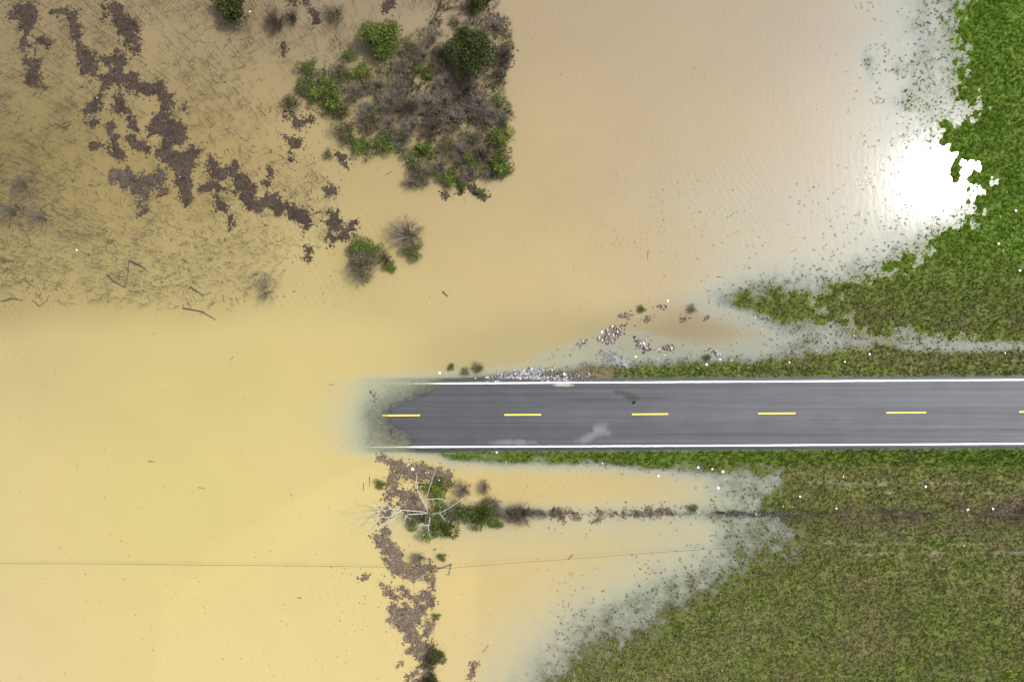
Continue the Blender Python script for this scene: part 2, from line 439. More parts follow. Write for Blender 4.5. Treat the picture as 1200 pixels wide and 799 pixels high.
band = mathn(nt, 'MULTIPLY', wv.outputs['Fac'], mathn(nt, 'MULTIPLY', mathn(nt, 'SUBTRACT', n3.outputs[0], .47), 6.0, True))
hgt = mathn(nt, 'ADD', n2.outputs[0], mathn(nt, 'MULTIPLY', band, .35))
bp = N(nt, 'ShaderNodeBump'); bp.inputs['Strength'].default_value = .12; bp.inputs['Distance'].default_value = .05
nt.links.new(hgt, bp.inputs['Height'])
bp2 = N(nt, 'ShaderNodeBump'); bp2.inputs['Strength'].default_value = .45; bp2.inputs['Distance'].default_value = .05
nt.links.new(hgt, bp2.inputs['Height']); nt.links.new(bp2.outputs[0], df.inputs['Normal'])
fr_ = N(nt, 'ShaderNodeFresnel'); fr_.inputs['IOR'].default_value = 1.34; nt.links.new(bp.outputs[0], fr_.inputs['Normal'])
gl = N(nt, 'ShaderNodeBsdfGlossy'); gl.inputs['Roughness'].default_value = .086; nt.links.new(bp.outputs[0], gl.inputs['Normal'])
m2 = N(nt, 'ShaderNodeMixShader'); nt.links.new(fr_.outputs[0], m2.inputs[0]); nt.links.new(m1.outputs[0], m2.inputs[1]); nt.links.new(gl.outputs[0], m2.inputs[2])
nt.links.new(m2.outputs[0], out.inputs['Surface'])
wz = np.zeros_like(GX)
_off = (road_c(CP) - CQ) * S
DEP = np.where(np.abs(_off) < ROAD_HALF + .15, road_z(CP, _off), E)
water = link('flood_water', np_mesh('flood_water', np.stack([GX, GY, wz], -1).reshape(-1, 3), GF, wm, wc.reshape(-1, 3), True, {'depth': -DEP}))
tag(water, kind='structure')

# ------------------------------------------------------------------ road
def road_point(P, off, lift=0.0):
    x = (P - 600) * S; y = (399.5 - road_c(P)) * S + off
    return x, y, road_z(P, off) + lift

def road_strip(offs, P0, P1, lift, n):
    Ps = np.linspace(P0, P1, n); V = []
    for P in Ps:
        for o in offs:
            x, y, z = road_point(P, o, lift); V.append((x, y, float(z)))
    k = len(offs); i = np.arange(n * k).reshape(n, k)
    F = np.stack([i[:-1, 1:], i[:-1, :-1], i[1:, :-1], i[1:, 1:]], -1).reshape(-1, 4)
    return V, F

am, nt, out = new_mat('asphalt')
geo = nt.nodes.new('ShaderNodeNewGeometry')
pos = geo.outputs['Position']
sep = nt.nodes.new('ShaderNodeSeparateXYZ'); nt.links.new(pos, sep.inputs[0])
def noise(scale, detail=4, stretch=None, rough=.5):
    n = N(nt, 'ShaderNodeTexNoise'); n.inputs['Scale'].default_value = scale; n.inputs['Detail'].default_value = detail; n.inputs['Roughness'].default_value = rough
    if stretch:
        m = N(nt, 'ShaderNodeMapping'); m.inputs['Scale'].default_value = stretch; nt.links.new(pos, m.inputs['Vector']); nt.links.new(m.outputs[0], n.inputs['Vector'])
    else: nt.links.new(pos, n.inputs['Vector'])
    return n.outputs[0]
g1 = noise(14, 6, None, .7); g2 = noise(.35, 4); g3 = noise(1.0, 6, (.03, 2.8, 1), .62); g4 = noise(2.5, 4, (.25, 1.5, 1))
v = mathn(nt, 'MULTIPLY', mathn(nt, 'ADD', mathn(nt, 'MULTIPLY', g1, .5), .75), .0355)
v = mathn(nt, 'MULTIPLY', v, mathn(nt, 'ADD', mathn(nt, 'MULTIPLY', g3, 1.5), .25))
v = mathn(nt, 'MULTIPLY', v, mathn(nt, 'ADD', mathn(nt, 'MULTIPLY', g4, .3), .85))
v = mathn(nt, 'MULTIPLY', v, mathn(nt, 'ADD', mathn(nt, 'MULTIPLY', g2, .4), .8))
# sky sheen painted into the asphalt colour, paler towards the east
sky_sheen = mathn(nt, 'MULTIPLY', mathn(nt, 'ADD', sep.outputs[0], 2.0), .022, True)
v = mathn(nt, 'MULTIPLY', v, mathn(nt, 'ADD', mathn(nt, 'MULTIPLY', sky_sheen, .80), 1.0))
cc = nt.nodes.new('ShaderNodeCombineColor')
nt.links.new(mathn(nt, 'MULTIPLY', v, .93), cc.inputs[0]); nt.links.new(mathn(nt, 'MULTIPLY', v, 1.0), cc.inputs[1]); nt.links.new(mathn(nt, 'MULTIPLY', v, 1.17), cc.inputs[2])
colr = cc.outputs[0]
def blotch(px, py, rx, ry, rot, edge=.35, nsc=1.3):
    """soft irregular patch on the asphalt at a place in the world"""
    m = N(nt, 'ShaderNodeMapping', ); m.vector_type = 'TEXTURE'
    w = W(px, py); m.inputs['Location'].default_value = (w.x, w.y, 0); m.inputs['Rotation'].default_value = (0, 0, rot)
    m.inputs['Scale'].default_value = (rx * S, ry * S, 1)
    flat = nt.nodes.new('ShaderNodeCombineXYZ'); nt.links.new(sep.outputs[0], flat.inputs[0]); nt.links.new(sep.outputs[1], flat.inputs[1])
    nt.links.new(flat.outputs[0], m.inputs['Vector'])
    l = nt.nodes.new('ShaderNodeVectorMath'); l.operation = 'LENGTH'; nt.links.new(m.outputs[0], l.inputs[0])
    nn = noise(nsc, 5)
    r = mathn(nt, 'ADD', l.outputs['Value'], mathn(nt, 'MULTIPLY', mathn(nt, 'SUBTRACT', nn, .5), 1.3))
    return mathn(nt, 'DIVIDE', mathn(nt, 'SUBTRACT', 1.0, r), edge, True)
for a in ((735, 462, 20, 4, math.radians(-16), .5), (742, 467, 9, 3, 0, .3), (690, 468, 60, 3.5, 0, .9), (760, 466, 40, 2, 0, .9)):
    colr = mixc(nt, mathn(nt, 'MULTIPLY', blotch(*a), .6), colr, (.014, .013, .010))
for a in ((704, 503, 13, 9, 0, .6, 1.6), (690, 512, 22, 7, math.radians(28), .8, 2.0), (600, 518, 36, 4.5, 0, .8, 2.0)):
    colr = mixc(nt, mathn(nt, 'MULTIPLY', blotch(*a), .6), colr, (.12, .13, .14))
colr = mixc(nt, mathn(nt, 'MULTIPLY', blotch(660, 451, 14, 2.2, 0, .5, 3.0), .8), colr, (.25, .24, .22))
ap = N(nt, 'ShaderNodeBsdfPrincipled'); ap.inputs['Roughness'].default_value = .72; ap.inputs['Specular IOR Level'].default_value = .4
nt.links.new(colr, ap.inputs['Base Color'])
ab = N(nt, 'ShaderNodeBump'); ab.inputs['Strength'].default_value = .3; ab.inputs['Distance'].default_value = .02
nt.links.new(g1, ab.inputs['Height']); nt.links.new(ab.outputs[0], ap.inputs['Normal'])
nt.links.new(ap.outputs[0], out.inputs['Surface'])

offs = np.linspace(-ROAD_HALF, ROAD_HALF, 25)
V, F = road_strip(offs, -400, 1900, 0.0, 760)
# thickness: crumbled asphalt lip on both sides
V = np.array(V); n0 = 760; k0 = 25
jit = .05 * fbm(np.linspace(-400, 1900, n0), np.zeros(n0), 5, 81, 3)
V = V.reshape(n0, k0, 3); V[:, 0, 1] += jit; V[:, -1, 1] -= jit + .05 * fbm(np.linspace(-400, 1900, n0), np.ones(n0) * 9, 14, 82, 3)
lipS = V[:, :1].copy(); lipS[:, :, 2] -= .12; lipN = V[:, -1:].copy(); lipN[:, :, 2] -= .12
V = np.concatenate([lipS, V, lipN], 1); k1 = k0 + 2
i = np.arange(n0 * k1).reshape(n0, k1)
F = np.stack([i[:-1, 1:], i[:-1, :-1], i[1:, :-1], i[1:, 1:]], -1).reshape(-1, 4)
road = tag(link('road', np_mesh('road', V.reshape(-1, 3), F, am)), kind='structure')

def paint_mat(name, col, wear):
    m, nt, out = new_mat(name)
    geo = nt.nodes.new('ShaderNodeNewGeometry')
    nz = N(nt, 'ShaderNodeTexNoise'); nz.inputs['Scale'].default_value = 9; nz.inputs['Detail'].default_value = 6
    nt.links.new(geo.outputs['Position'], nz.inputs['Vector'])
    f = mathn(nt, 'MULTIPLY', mathn(nt, 'SUBTRACT', nz.outputs[0], .52), wear, True)
    c = mixc(nt, f, col, (.22, .22, .22))
    p = N(nt, 'ShaderNodeBsdfPrincipled'); p.inputs['Roughness'].default_value = .6; nt.links.new(c, p.inputs['Base Color'])
    nt.links.new(p.outputs[0], out.inputs['Surface']); return m
M_white = paint_mat('white_road_paint', (.80, .80, .80), 3.0)
M_yellow = paint_mat('yellow_road_paint', (.80, .52, .03), 2.0)
for side, lab in ((1, 'north'), (-1, 'south')):
    c = side * 3.06
    V, F = road_strip(np.array([c - .068, c + .068]), 380, 1900, .006, 500)
    V = np.array(V).reshape(-1, 2, 3); wob = .012 * fbm(np.linspace(380, 1900, 500), np.zeros(500), 6, 90 + side, 3)
    V[:, 0, 1] += wob; V[:, 1, 1] += wob * .6
    link('edge_line', np_mesh('edge_line', V.reshape(-1, 3), F, M_white), road)
for a, b in ((300, 343), (448, 492), (591, 634), (740, 782), (887, 930), (1036, 1082), (1190, 1232), (1338, 1380)):
    V, F = road_strip(np.array([-.065, .065]), a, b, .005, 12)
    link('centre_dash', np_mesh('centre_dash', V, F, M_yellow), road)

# ------------------------------------------------------------------ grass
def bary(n):
    return rng.random(n)
def make_grass():
    n = 300000
    x = rng.uniform(-53, 53, n); y = rng.uniform(-37, 37, n)
    P = x / S + 600; Q = 399.5 - y / S
    z = land_z(P, Q)
    off = (road_c(P) - Q) * S; dist = np.abs(off) - ROAD_HALF
    g = grass_tone(P, Q)
    dens = sst(-.20, .03, z) ** 1.6
    dens = np.where(z < 0.01, dens * sst(-.12, .0, z) * sst(-.25, .2, fbm(P, Q, 6, 101, 3)), dens)
    dens = dens * sst(.05, .25, dist)
    dens = dens * (1 - .8 * ruts(P, Q))
    dens = np.where(P < 640, dens * (Q > 500), dens)           # nothing but drowned weeds left of the shoulder
    dens = dens * np.where((Q < 452) & (P < 720), .25, 1.0)
    keep = rng.random(n) < dens
    x, y, z, P, Q, g = [a[keep] for a in (x, y, z, P, Q, g)]
    n = len(x); nb = 7
    clump = .5 + .5 * fbm(P, Q, 7, 103, 2)
    verge = ((Q > 526) & (Q < 545)) | ((Q > 430) & (Q < 444))
    hgt = rng.uniform(.09, .24, n) * (1 + .5 * clump) + verge * .05 + np.where(z < 0, -z - rng.uniform(.04, .22, n), 0)
    rad = rng.uniform(.07, .18, n)
    X = np.repeat(x, nb); Y = np.repeat(y, nb); Z = np.repeat(z, nb); HH = np.repeat(hgt, nb) * rng.uniform(.5, 1.1, n * nb); R = np.repeat(rad, nb)
    a = rng.uniform(0, 2 * math.pi, n * nb)
    bx = X + rng.normal(0, .05, n * nb); by = Y + rng.normal(0, .05, n * nb)
    tx = bx + np.cos(a) * R * rng.uniform(.3, 1.2, n * nb); ty = by + np.sin(a) * R * rng.uniform(.3, 1.2, n * nb)
    w = rng.uniform(.014, .036, n * nb)
    px_, py_ = -np.sin(a) * w, np.cos(a) * w
    v0 = np.stack([bx - px_, by - py_, Z - .01], -1); v1 = np.stack([bx + px_, by + py_, Z - .01], -1); v2 = np.stack([tx, ty, Z + HH], -1)
    Vv = np.stack([v0, v1, v2], 1).reshape(-1, 3)
    # tussocks that still poke out of the shallows
    m = 34000; ex = rng.uniform(-50, 53, m); ey = rng.uniform(-37, 37, m); EP = ex / S + 600; EQ = 399.5 - ey / S
    ez = land_z(EP, EQ); eo = np.abs((road_c(EP) - EQ) * S) - ROAD_HALF
    pr = np.clip(.03 + .42 * sst(-.28, -.05, ez) + .45 * sst(-.11, -.02, ez) + .7 * fbm(EP, EQ, 20, 107, 3), 0, 1) * sst(-.30, -.16, ez) * (ez < -.005) * (eo > .4) * (EP > 640)
    kk = rng.random(m) < pr; ex, ey, ez, EP, EQ = [q[kk] for q in (ex, ey, ez, EP, EQ)]; m = len(ex); nt_ = 12
    er = rng.uniform(.04, .17, m) ; r_ = np.repeat(er, nt_); a2 = rng.uniform(0, 6.283, m * nt_)
    b_x = np.repeat(ex, nt_) + rng.normal(0, .35, m * nt_) * r_; b_y = np.repeat(ey, nt_) + rng.normal(0, .35, m * nt_) * r_; w2 = rng.uniform(.02, .04, m * nt_)
    t_x = b_x + np.cos(a2) * r_ * rng.uniform(.3, 1, m * nt_); t_y = b_y + np.sin(a2) * r_ * rng.uniform(.3, 1, m * nt_)
    Z0 = np.repeat(ez, nt_); tz = rng.uniform(.03, .14, m * nt_)
    Tv = np.stack([np.stack([b_x + np.sin(a2) * w2, b_y - np.cos(a2) * w2, Z0 * .3 - .01], -1), np.stack([b_x - np.sin(a2) * w2, b_y + np.cos(a2) * w2, Z0 * .3 - .01], -1), np.stack([t_x, t_y, tz], -1)], 1).reshape(-1, 3)
    Tc = np.array([(.05, .09, .015), (.08, .11, .03), (.04, .06, .015), (.10, .09, .05), (.26, .23, .15), (.06, .055, .04)])[np.repeat(rng.choice(6, m, p=[.24, .2, .22, .12, .12, .10]), nt_)] * rng.uniform(.6, 1.3, (m * nt_, 1))
    lu = np.repeat((EP > 950) & (EQ < 345) & (rng.random(m) < .6), nt_); Tc[lu] = np.array([.075, .135, .015]) * rng.uniform(.6, 1.3, (lu.sum(), 1))
    Ff = np.arange(len(Vv)).reshape(-1, 3)
    G = np.repeat(g, nb) + rng.normal(0, .20, n * nb) + np.repeat(rng.normal(0, .12, n), nb)
    c = tone_col(G)
    bb = np.repeat(thatch(P, Q), nb)[:, None] * rng.uniform(.5, 1.15, (n * nb, 1)); bb = np.clip(bb, 0, 1)
    c = c * (1 - bb) + THATCH * bb
    lushb = np.repeat((P > 940) & (Q < 330), nb)
    c = c * np.clip(1 + rng.normal(0, .34, n * nb) * np.where(lushb, .5, 1), .3, 1.8)[:, None] * np.where(lushb, 1.12, 1.02)[:, None]
    Pf = np.repeat(P, nb); Qf = np.repeat(Q, nb)
    straw = rng.random(n * nb) < np.clip(.34 - .36 * np.repeat(g, nb), .008, .3)
    c[straw] = np.array([.40, .34, .21]) * rng.uniform(.6, 1.25, straw.sum())[:, None]
    dark = rng.random(n * nb) < np.where(lushb, .06, .17)
    c[dark] *= .45
    c = np.clip(c, .008, .8)
    Vv = np.vstack([Vv, Tv]); c = np.vstack([c, Tc]); Ff = np.arange(len(Vv)).reshape(-1, 3)
    return link('grass', np_mesh('grass', Vv, Ff, M_blade, np.repeat(c, 3, 0)))
tag(make_grass(), 'green and straw coloured grass on the soggy verges and fields', 'grass', kind='stuff')

# ------------------------------------------------------------------ shrubs and trees
def leaf_crown(seed, n, rx, rz, size, cols, lobes=9, zc=None, dens=.75, spiky=False):
    r = np.random.default_rng(seed)
    cen = []; rad = []
    for i in range(lobes):
        a = r.uniform(0, 2 * math.pi); rr = r.uniform(.15, .78) * rx
        cen.append((math.cos(a) * rr, math.sin(a) * rr, (zc or rz) + r.uniform(-.45, .55) * rz)); rad.append(r.uniform(.25, .46) * rx)
    cen.append((0, 0, (zc or rz) + .35 * rz)); rad.append(.45 * rx)
    cen = np.array(cen); rad = np.array(rad)
    k = r.choice(len(cen), n, p=rad ** 2 / (rad ** 2).sum())
    d = r.normal(0, 1, (n, 3)); d /= np.linalg.norm(d, axis=1)[:, None]; d[:, 2] = np.where(d[:, 2] < -.3, -d[:, 2], d[:, 2])
    rr = r.uniform(.35, 1.12, n) ** .6
    p = cen[k] + d * (rad[k] * rr)[:, None] * np.array([1, 1, .8 * rz / rx + .2])
    p += r.normal(0, .03 * rx, p.shape)
    p[:, 2] = np.maximum(p[:, 2], .06)
    if spiky:
        u = p.copy(); u[:, 2] *= .5; u /= np.linalg.norm(u, axis=1)[:, None] + 1e-6
        u += r.normal(0, .25, u.shape)
    else: u = d * .6 + r.normal(0, .7, d.shape)
    u /= np.linalg.norm(u, axis=1)[:, None] + 1e-6
    wv = np.cross(u, r.normal(0, 1, u.shape)); wv /= np.linalg.norm(wv, axis=1)[:, None] + 1e-6
    ln = size * r.uniform(.6, 1.5, n) * (1.7 if spiky else 1); wd = size * r.uniform(.35, .7, n) * (.5 if spiky else 1)
    V = np.stack([p - u * ln[:, None] * .5, p + wv * wd[:, None] * .5, p + u * ln[:, None] * .5, p - wv * wd[:, None] * .5], 1)
    ci = r.integers(0, len(cols), n); c = np.array(cols)[ci]
    lobe_t = r.uniform(.75, 1.3, len(cen))
    c = c * (lobe_t[k] * r.uniform(.7, 1.35, n))[:, None]
    return V.reshape(-1, 3), np.arange(4 * n).reshape(-1, 4), np.repeat(c, 4, 0)

def stems_mb(seed, n, rx, h, col, thick=.03, twigs=0, spread=1.0, sides=4):
    r = random.Random(seed); mb = MB()
    for i in range(n):
        a = r.uniform(0, 6.283); rr = rx * spread * math.sqrt(r.uniform(.02, 1))
        hh = h * r.uniform(.6, 1.1) * (1.1 - .35 * rr / rx)
        base = np.array([math.cos(a) * rr * .18, math.sin(a) * rr * .18, -.5])
        mid = np.array([math.cos(a + r.uniform(-.3, .3)) * rr * .5, math.sin(a) * rr * .5, hh * .55])
        tip = np.array([math.cos(a) * rr, math.sin(a) * rr, hh])
        t = thick * r.uniform(.6, 1.3); cc = np.array(col) * r.uniform(.7, 1.3)
        mb.tube([base, mid, tip], [t, t * .65, t * .25], cc, sides)
        for j in range(twigs):
            f = r.uniform(.1, 1); q = mid * (1 - f) + tip * f
            b = a + r.uniform(-1.3, 1.3); L = rx * r.uniform(.15, .45)
            e = q + np.array([math.cos(b) * L, math.sin(b) * L, r.uniform(.05, .35) * h * .5])
            mb.tube([q, (q + e) / 2 + np.array([0, 0, .05]), e], [t * .45, t * .35, t * .15], cc * r.uniform(.8, 1.3), 3)
    return mb

BRIGHT = [(.072, .108, .012), (.105, .142, .018), (.042, .066, .010), (.13, .165, .03)]
GREEN = [(.060, .095, .014), (.085, .120, .02), (.035, .058, .010), (.11, .14, .035)]
DARK = [(.022, .036, .006), (.036, .052, .009), (.012, .020, .005), (.050, .065, .012), (.07, .08, .018)]
OLIVE = [(.075, .088, .024), (.055, .070, .018), (.10, .10, .04), (.04, .048, .018)]
DULL = [(.055, .068, .028), (.040, .052, .022), (.075, .075, .042)]
GREY = (.125, .105, .088); BROWN = (.060, .046, .038)

PROTO = {}
def proto(kind):
    if kind in PROTO: return PROTO[kind]
    parts = []
    def crown(*a, **k):
        V, F, C = leaf_crown(*a, **k); return np_mesh('crown_mesh', V, F, M_leaf, C)
    base = kind.rstrip('0123456789'); sd = int(kind[len(base):] or 0) * 31 + 5
    if base == 'bright': parts = [('crown', crown(sd, 1500, 1.0, .55, .13, BRIGHT + GREEN[:2])), ('stem', stems_mb(sd, 14, .9, 1.0, BROWN, .025, 3).mesh('stems', M_bark))]
    elif base == 'green': parts = [('crown', crown(sd, 1400, 1.0, .55, .12, GREEN)), ('stem', stems_mb(sd, 20, .95, 1.1, GREY, .02, 4).mesh('stems', M_bark))]
    elif base == 'olive': parts = [('crown', crown(sd, 900, 1.0, .5, .11, OLIVE)), ('stem', stems_mb(sd, 60, 1.05, 1.1, GREY, .016, 6).mesh('stems', M_bark))]
    elif base == 'spiky': parts = [('crown', crown(sd, 1900, 1.0, .6, .13, GREEN + BRIGHT[:2] + DARK[:1], spiky=True)), ('stem', stems_mb(sd, 16, .8, 1.0, BROWN, .02, 2).mesh('stems', M_bark))]
    elif base == 'dull': parts = [('crown', crown(sd, 700, 1.0, .5, .10, DULL)), ('stem', stems_mb(sd, 40, 1.0, 1.0, BROWN, .015, 4).mesh('stems', M_bark))]
    elif base == 'dark': parts = [('crown', crown(sd, 2600, 1.0, .75, .11, DARK, 12)), ('stem', stems_mb(sd, 8, .7, 1.3, BROWN, .05, 3).mesh('stems', M_bark))]
    elif base == 'tree': parts = [('crown', crown(sd, 16000, 2.45, 1.7, .18, DARK, 44, zc=2.3)), ('trunk', None)]
    elif base == 'bush': parts = [('crown', crown(sd, 8000, 1.62, .95, .16, BRIGHT + GREEN, 30, zc=1.3)), ('stem', stems_mb(sd, 26, 1.3, 2.0, BROWN, .04, 4).mesh('stems', M_bark))]
    elif base == 'twig': parts = [('stem', stems_mb(sd, 26, .7, 1.0, (.15, .135, .125), .028, 2).mesh('stems', M_bark)), ('twigs', stems_mb(sd + 1, 80, 1.0, 1.25, GREY, .016, 6, sides=3).mesh('twigs', M_bark))]
    elif base == 'brush': parts = [('stem', stems_mb(sd, 20, .7, .9, BROWN, .028, 2).mesh('stems', M_bark)), ('twigs', stems_mb(sd + 1, 110, 1.0, 1.1, BROWN, .014, 6, sides=3).mesh('twigs', M_bark))]
    elif base == 'wisp': parts = [('stem', stems_mb(sd, 12, .7, .9, BROWN, .02, 2).mesh('stems', M_bark)), ('twigs', stems_mb(sd + 1, 34, 1.15, .9, (.10, .10, .09), .012, 5, sides=3).mesh('twigs', M_bark))]
    if base == 'tree':
        mb = MB()
        mb.tube([(0, 0, -1), (.05, 0, .8), (.1, .05, 2.2), (.05, 0, 3.4)], [.20, .15, .09, .03], (.12, .09, .07), 8)
        r = random.Random(3)
        for i in range(16):
            a = i * 2.4; z0 = .6 + i * .15; L = 2.2 - i * .06
            mb.tube([(0, 0, z0), (math.cos(a) * L * .5, math.sin(a) * L * .5, z0 + .5), (math.cos(a) * L, math.sin(a) * L, z0 + .9)], [.06, .04, .012], (.12, .09, .07), 5)
        parts[1] = ('trunk', mb.mesh('trunk', M_bark))
    PROTO[kind] = parts
    return parts

def plant(kind, px, py, rpx, label, cat, name, group=None, hs=1.0):
    base = kind.rstrip('0123456789')
    pr = {'tree': 2.75, 'bush': 1.75}.get(base, 1.0)
    sc = rpx * S / pr * {'tree': 1.0, 'bush': 1.05, 'twig': 1.15, 'brush': 1.15}.get(base, 1.3)
    hc = {'tree': 2.6, 'bush': 1.4}.get(base, .7) * sc * hs
    w = W(px, py, hc)
    root = link(name, None, loc=(w.x, w.y, 0.0)); root.empty_display_size = .3
    root.rotation_euler = (0, 0, random.uniform(0, 6.283)); root.scale = (sc, sc * random.uniform(.92, 1.08), sc * hs)
    tag(root, label, cat, group)
    for nm, me in proto(kind): link(nm, me, root)
    return root

T = 'thicket of shrubs in the flooded corner'
PL = [
 ('tree', 553, 57, 31, 'large round dark evergreen tree at the right edge of the thicket', 'tree', 'evergreen_tree', None),
 ('dark', 563, 4, 13, 'small dark evergreen cut by the top of the picture, above the large round evergreen', 'tree', 'evergreen_tree', None),
 ('dark1', 272, 6, 19, 'dark olive evergreen at the top edge, standing left of the thicket among thin saplings', 'tree', 'evergreen_tree', None),
 ('bush', 447, 42, 23, 'biggest bright green bush, rounded, near the top of the thicket', 'bush', 'leafy_bush', None),
 ('dull', 392, 14, 11, 'dull grey green low bush in the water left of the biggest bright bush', 'bush', 'leafy_bush', None),
 ('green', 361, 77, 10, 'mid green shrub highest on the left margin of the thicket', 'shrub', 'leafy_shrub', T),
 ('green1', 355, 98, 10, 'green shrub second down on the left margin of the thicket', 'shrub', 'leafy_shrub', T),
 ('dull1', 341, 119, 11, 'dark green shrub sticking out farthest left from the thicket', 'shrub', 'leafy_shrub', T),
 ('bright', 369, 111, 10, 'bright yellow green shrub just right of the shrub farthest left', 'shrub', 'leafy_shrub', T),
 ('bright1', 388, 116, 14, 'widest bright green shrub of the left half of the thicket', 'shrub', 'leafy_shrub', T),
 ('green', 385, 97, 9, 'small green shrub touching the widest bright shrub on its upper side', 'shrub', 'leafy_shrub', T),
 ('olive', 401, 84, 10, 'olive shrub between the left margin and the yellow green shrub below the biggest bush', 'shrub', 'leafy_shrub', T),
 ('bright', 424, 81, 11, 'yellow green shrub directly below the biggest bright bush', 'shrub', 'leafy_shrub', T),
 ('green1', 409, 64, 8, 'faint green shrub at the lower left foot of the biggest bright bush', 'shrub', 'leafy_shrub', T),
 ('olive1', 483, 56, 10, 'thin olive shrub on the right flank of the biggest bright bush', 'shrub', 'leafy_shrub', T),
 ('bright1', 501, 86, 7, 'small bright shrub, right of two side by side in the grey middle', 'shrub', 'leafy_shrub', T),
 ('bright', 488, 81, 6, 'small yellow green shrub, left of two side by side in the grey middle', 'shrub', 'leafy_shrub', T),
 ('dull', 404, 151, 13, 'dark dull shrub on the lower left margin above the narrow bright one', 'shrub', 'leafy_shrub', T),
 ('olive', 432, 143, 11, 'loose olive shrub inside the lower left of the thicket', 'shrub', 'leafy_shrub', T),
 ('bright', 419, 170, 9, 'narrow bright green shrub at the lower left corner of the thicket', 'shrub', 'leafy_shrub', T),
 ('green', 448, 167, 12, 'round green shrub second from the left along the lower edge of the thicket', 'shrub', 'leafy_shrub', T),
 ('olive1', 470, 159, 11, 'brownish olive shrub third from the left along the lower edge of the thicket', 'shrub', 'leafy_shrub', T),
 ('bright1', 498, 174, 11, 'vivid green shrub at the middle of the lower edge of the thicket', 'shrub', 'leafy_shrub', T),
 ('olive', 524, 171, 10, 'yellowish olive shrub right of the vivid green one near the lower edge', 'shrub', 'leafy_shrub', T),
 ('green1', 486, 191, 8, 'small green shrub below and left of the vivid green one', 'shrub', 'leafy_shrub', T),
 ('olive', 496, 205, 12, 'grey green shrub at the lowest left bulge of the thicket', 'shrub', 'leafy_shrub', T),
 ('bright', 524, 210, 9, 'bright green shrub at the lowest middle bulge of the thicket', 'shrub', 'leafy_shrub', T),
 ('bright1', 541, 217, 6, 'small bright shrub trailing down from the lower edge beside a spit of debris', 'shrub', 'leafy_shrub', T),
 ('green', 564, 225, 5, 'tiny green shrub on its own raft just below the thicket', 'shrub', 'leafy_shrub', T),
 ('olive1', 553, 162, 11, 'yellowish shrub near the lower right, left of the tall bright ones', 'shrub', 'leafy_shrub', T),
 ('green', 552, 190, 10, 'green shrub between the lowest bulge and the right hand corner', 'shrub', 'leafy_shrub', T),
 ('bright', 589, 164, 12, 'tall bright green shrub on the right margin, upper of the corner pair', 'shrub', 'leafy_shrub', T),
 ('bright1', 584, 191, 14, 'broad bright green shrub at the lower right corner of the thicket', 'shrub', 'leafy_shrub', T),
 ('dull', 590, 145, 7, 'small dull shrub on the right margin above the bright corner pair', 'shrub', 'leafy_shrub', T),
 ('green', 580, 118, 6, 'little green shrub at the right margin below the large evergreen', 'shrub', 'leafy_shrub', T),
 ('olive', 566, 140, 9, 'faint olive shrub among grey brush inside the right margin', 'shrub', 'leafy_shrub', T),
 ('dull1', 533, 25, 7, 'faint green shrub above and left of the large evergreen', 'shrub', 'leafy_shrub', T),
 ('dull', 385, 181, 6, 'tiny green tussock in the water below the left margin of the thicket', 'shrub', 'leafy_shrub', T),
 ('green1', 420, 288, 13, 'green shrub highest in the small group standing alone in open water', 'shrub', 'leafy_shrub', None),
 ('green', 436, 293, 11, 'mid green shrub at the centre of the small group alone in open water', 'shrub', 'leafy_shrub', None),
 ('olive1', 424, 312, 16, 'olive grey spreading shrub lowest left in the small group in open water', 'shrub', 'leafy_shrub', None),
 ('green', 485, 293, 10, 'green shrub growing at the foot of the grey bare bush in open water', 'shrub', 'leafy_shrub', None),
 ('bright', 458, 312, 6, 'small yellow green shrub between the grey bare bush and the olive one', 'shrub', 'leafy_shrub', None),
 ('bright', 511, 575, 13, 'bright green shrub under the upper white limbs of the dead tree', 'shrub', 'leafy_shrub', None),
 ('green1', 484, 611, 10, 'dark green shrub left of the dead tree trunk', 'shrub', 'leafy_shrub', None),
 ('spiky', 514, 619, 16, 'long leaved green shrub below the dead tree trunk', 'shrub', 'leafy_shrub', None),
 ('spiky1', 561, 604, 17, 'full round green shrub right of the dead tree', 'shrub', 'leafy_shrub', None),
 ('bright1', 581, 613, 8, 'bright small shrub tucked against the full round one', 'shrub', 'leafy_shrub', None),
 ('olive', 530, 600, 12, 'brownish olive shrub between the dead tree and the full round shrub', 'shrub', 'leafy_shrub', None),
 ('green', 447, 567, 6, 'small lone green shrub at the left edge of the debris mat below the road end', 'shrub', 'leafy_shrub', None),
 ('green1', 518, 653, 5, 'tiny green shrub just above the floating plank', 'shrub', 'leafy_shrub', None),
 ('dark', 510, 768, 10, 'dark green shrub pressed against the right edge of the lower debris mat', 'shrub', 'leafy_shrub', None),
 ('dark1', 507, 799, 9, 'dark green shrub cut by the bottom of the picture', 'shrub', 'leafy_shrub', None),
 ('bright', 512, 722, 4, 'tiny bright weed beside the middle of the lower debris mat', 'shrub', 'leafy_shrub', None),
 ('green', 812, 596, 5, 'tiny green shrub on the submerged fence line, left of the blackened post', 'shrub', 'leafy_shrub', None),
 ('green1', 529, 430, 4, 'small drowned green weed clump left of the white crust beside the road end', 'weed', 'weed_clump', 'drowned weeds beside the road end'),
 ('dull', 545, 436, 5, 'grey green drowned weed clump with litter in it, beside the road end', 'weed', 'weed_clump', 'drowned weeds beside the road end'),
 ('dull1', 560, 431, 7, 'widest drowned weed clump beside the road end', 'weed', 'weed_clump', 'drowned weeds beside the road end'),
 ('green', 753, 362, 4, 'green weed tuft in the shallows above the rubble heaps', 'weed', 'weed_clump', None),
 ('dull', 812, 362, 5, 'dark weed tuft in the shallows left of the grassy point', 'weed', 'weed_clump', None),
 ('green', 829, 419, 4, 'green weed tuft in the shallows just above the north verge', 'weed', 'weed_clump', None),
]
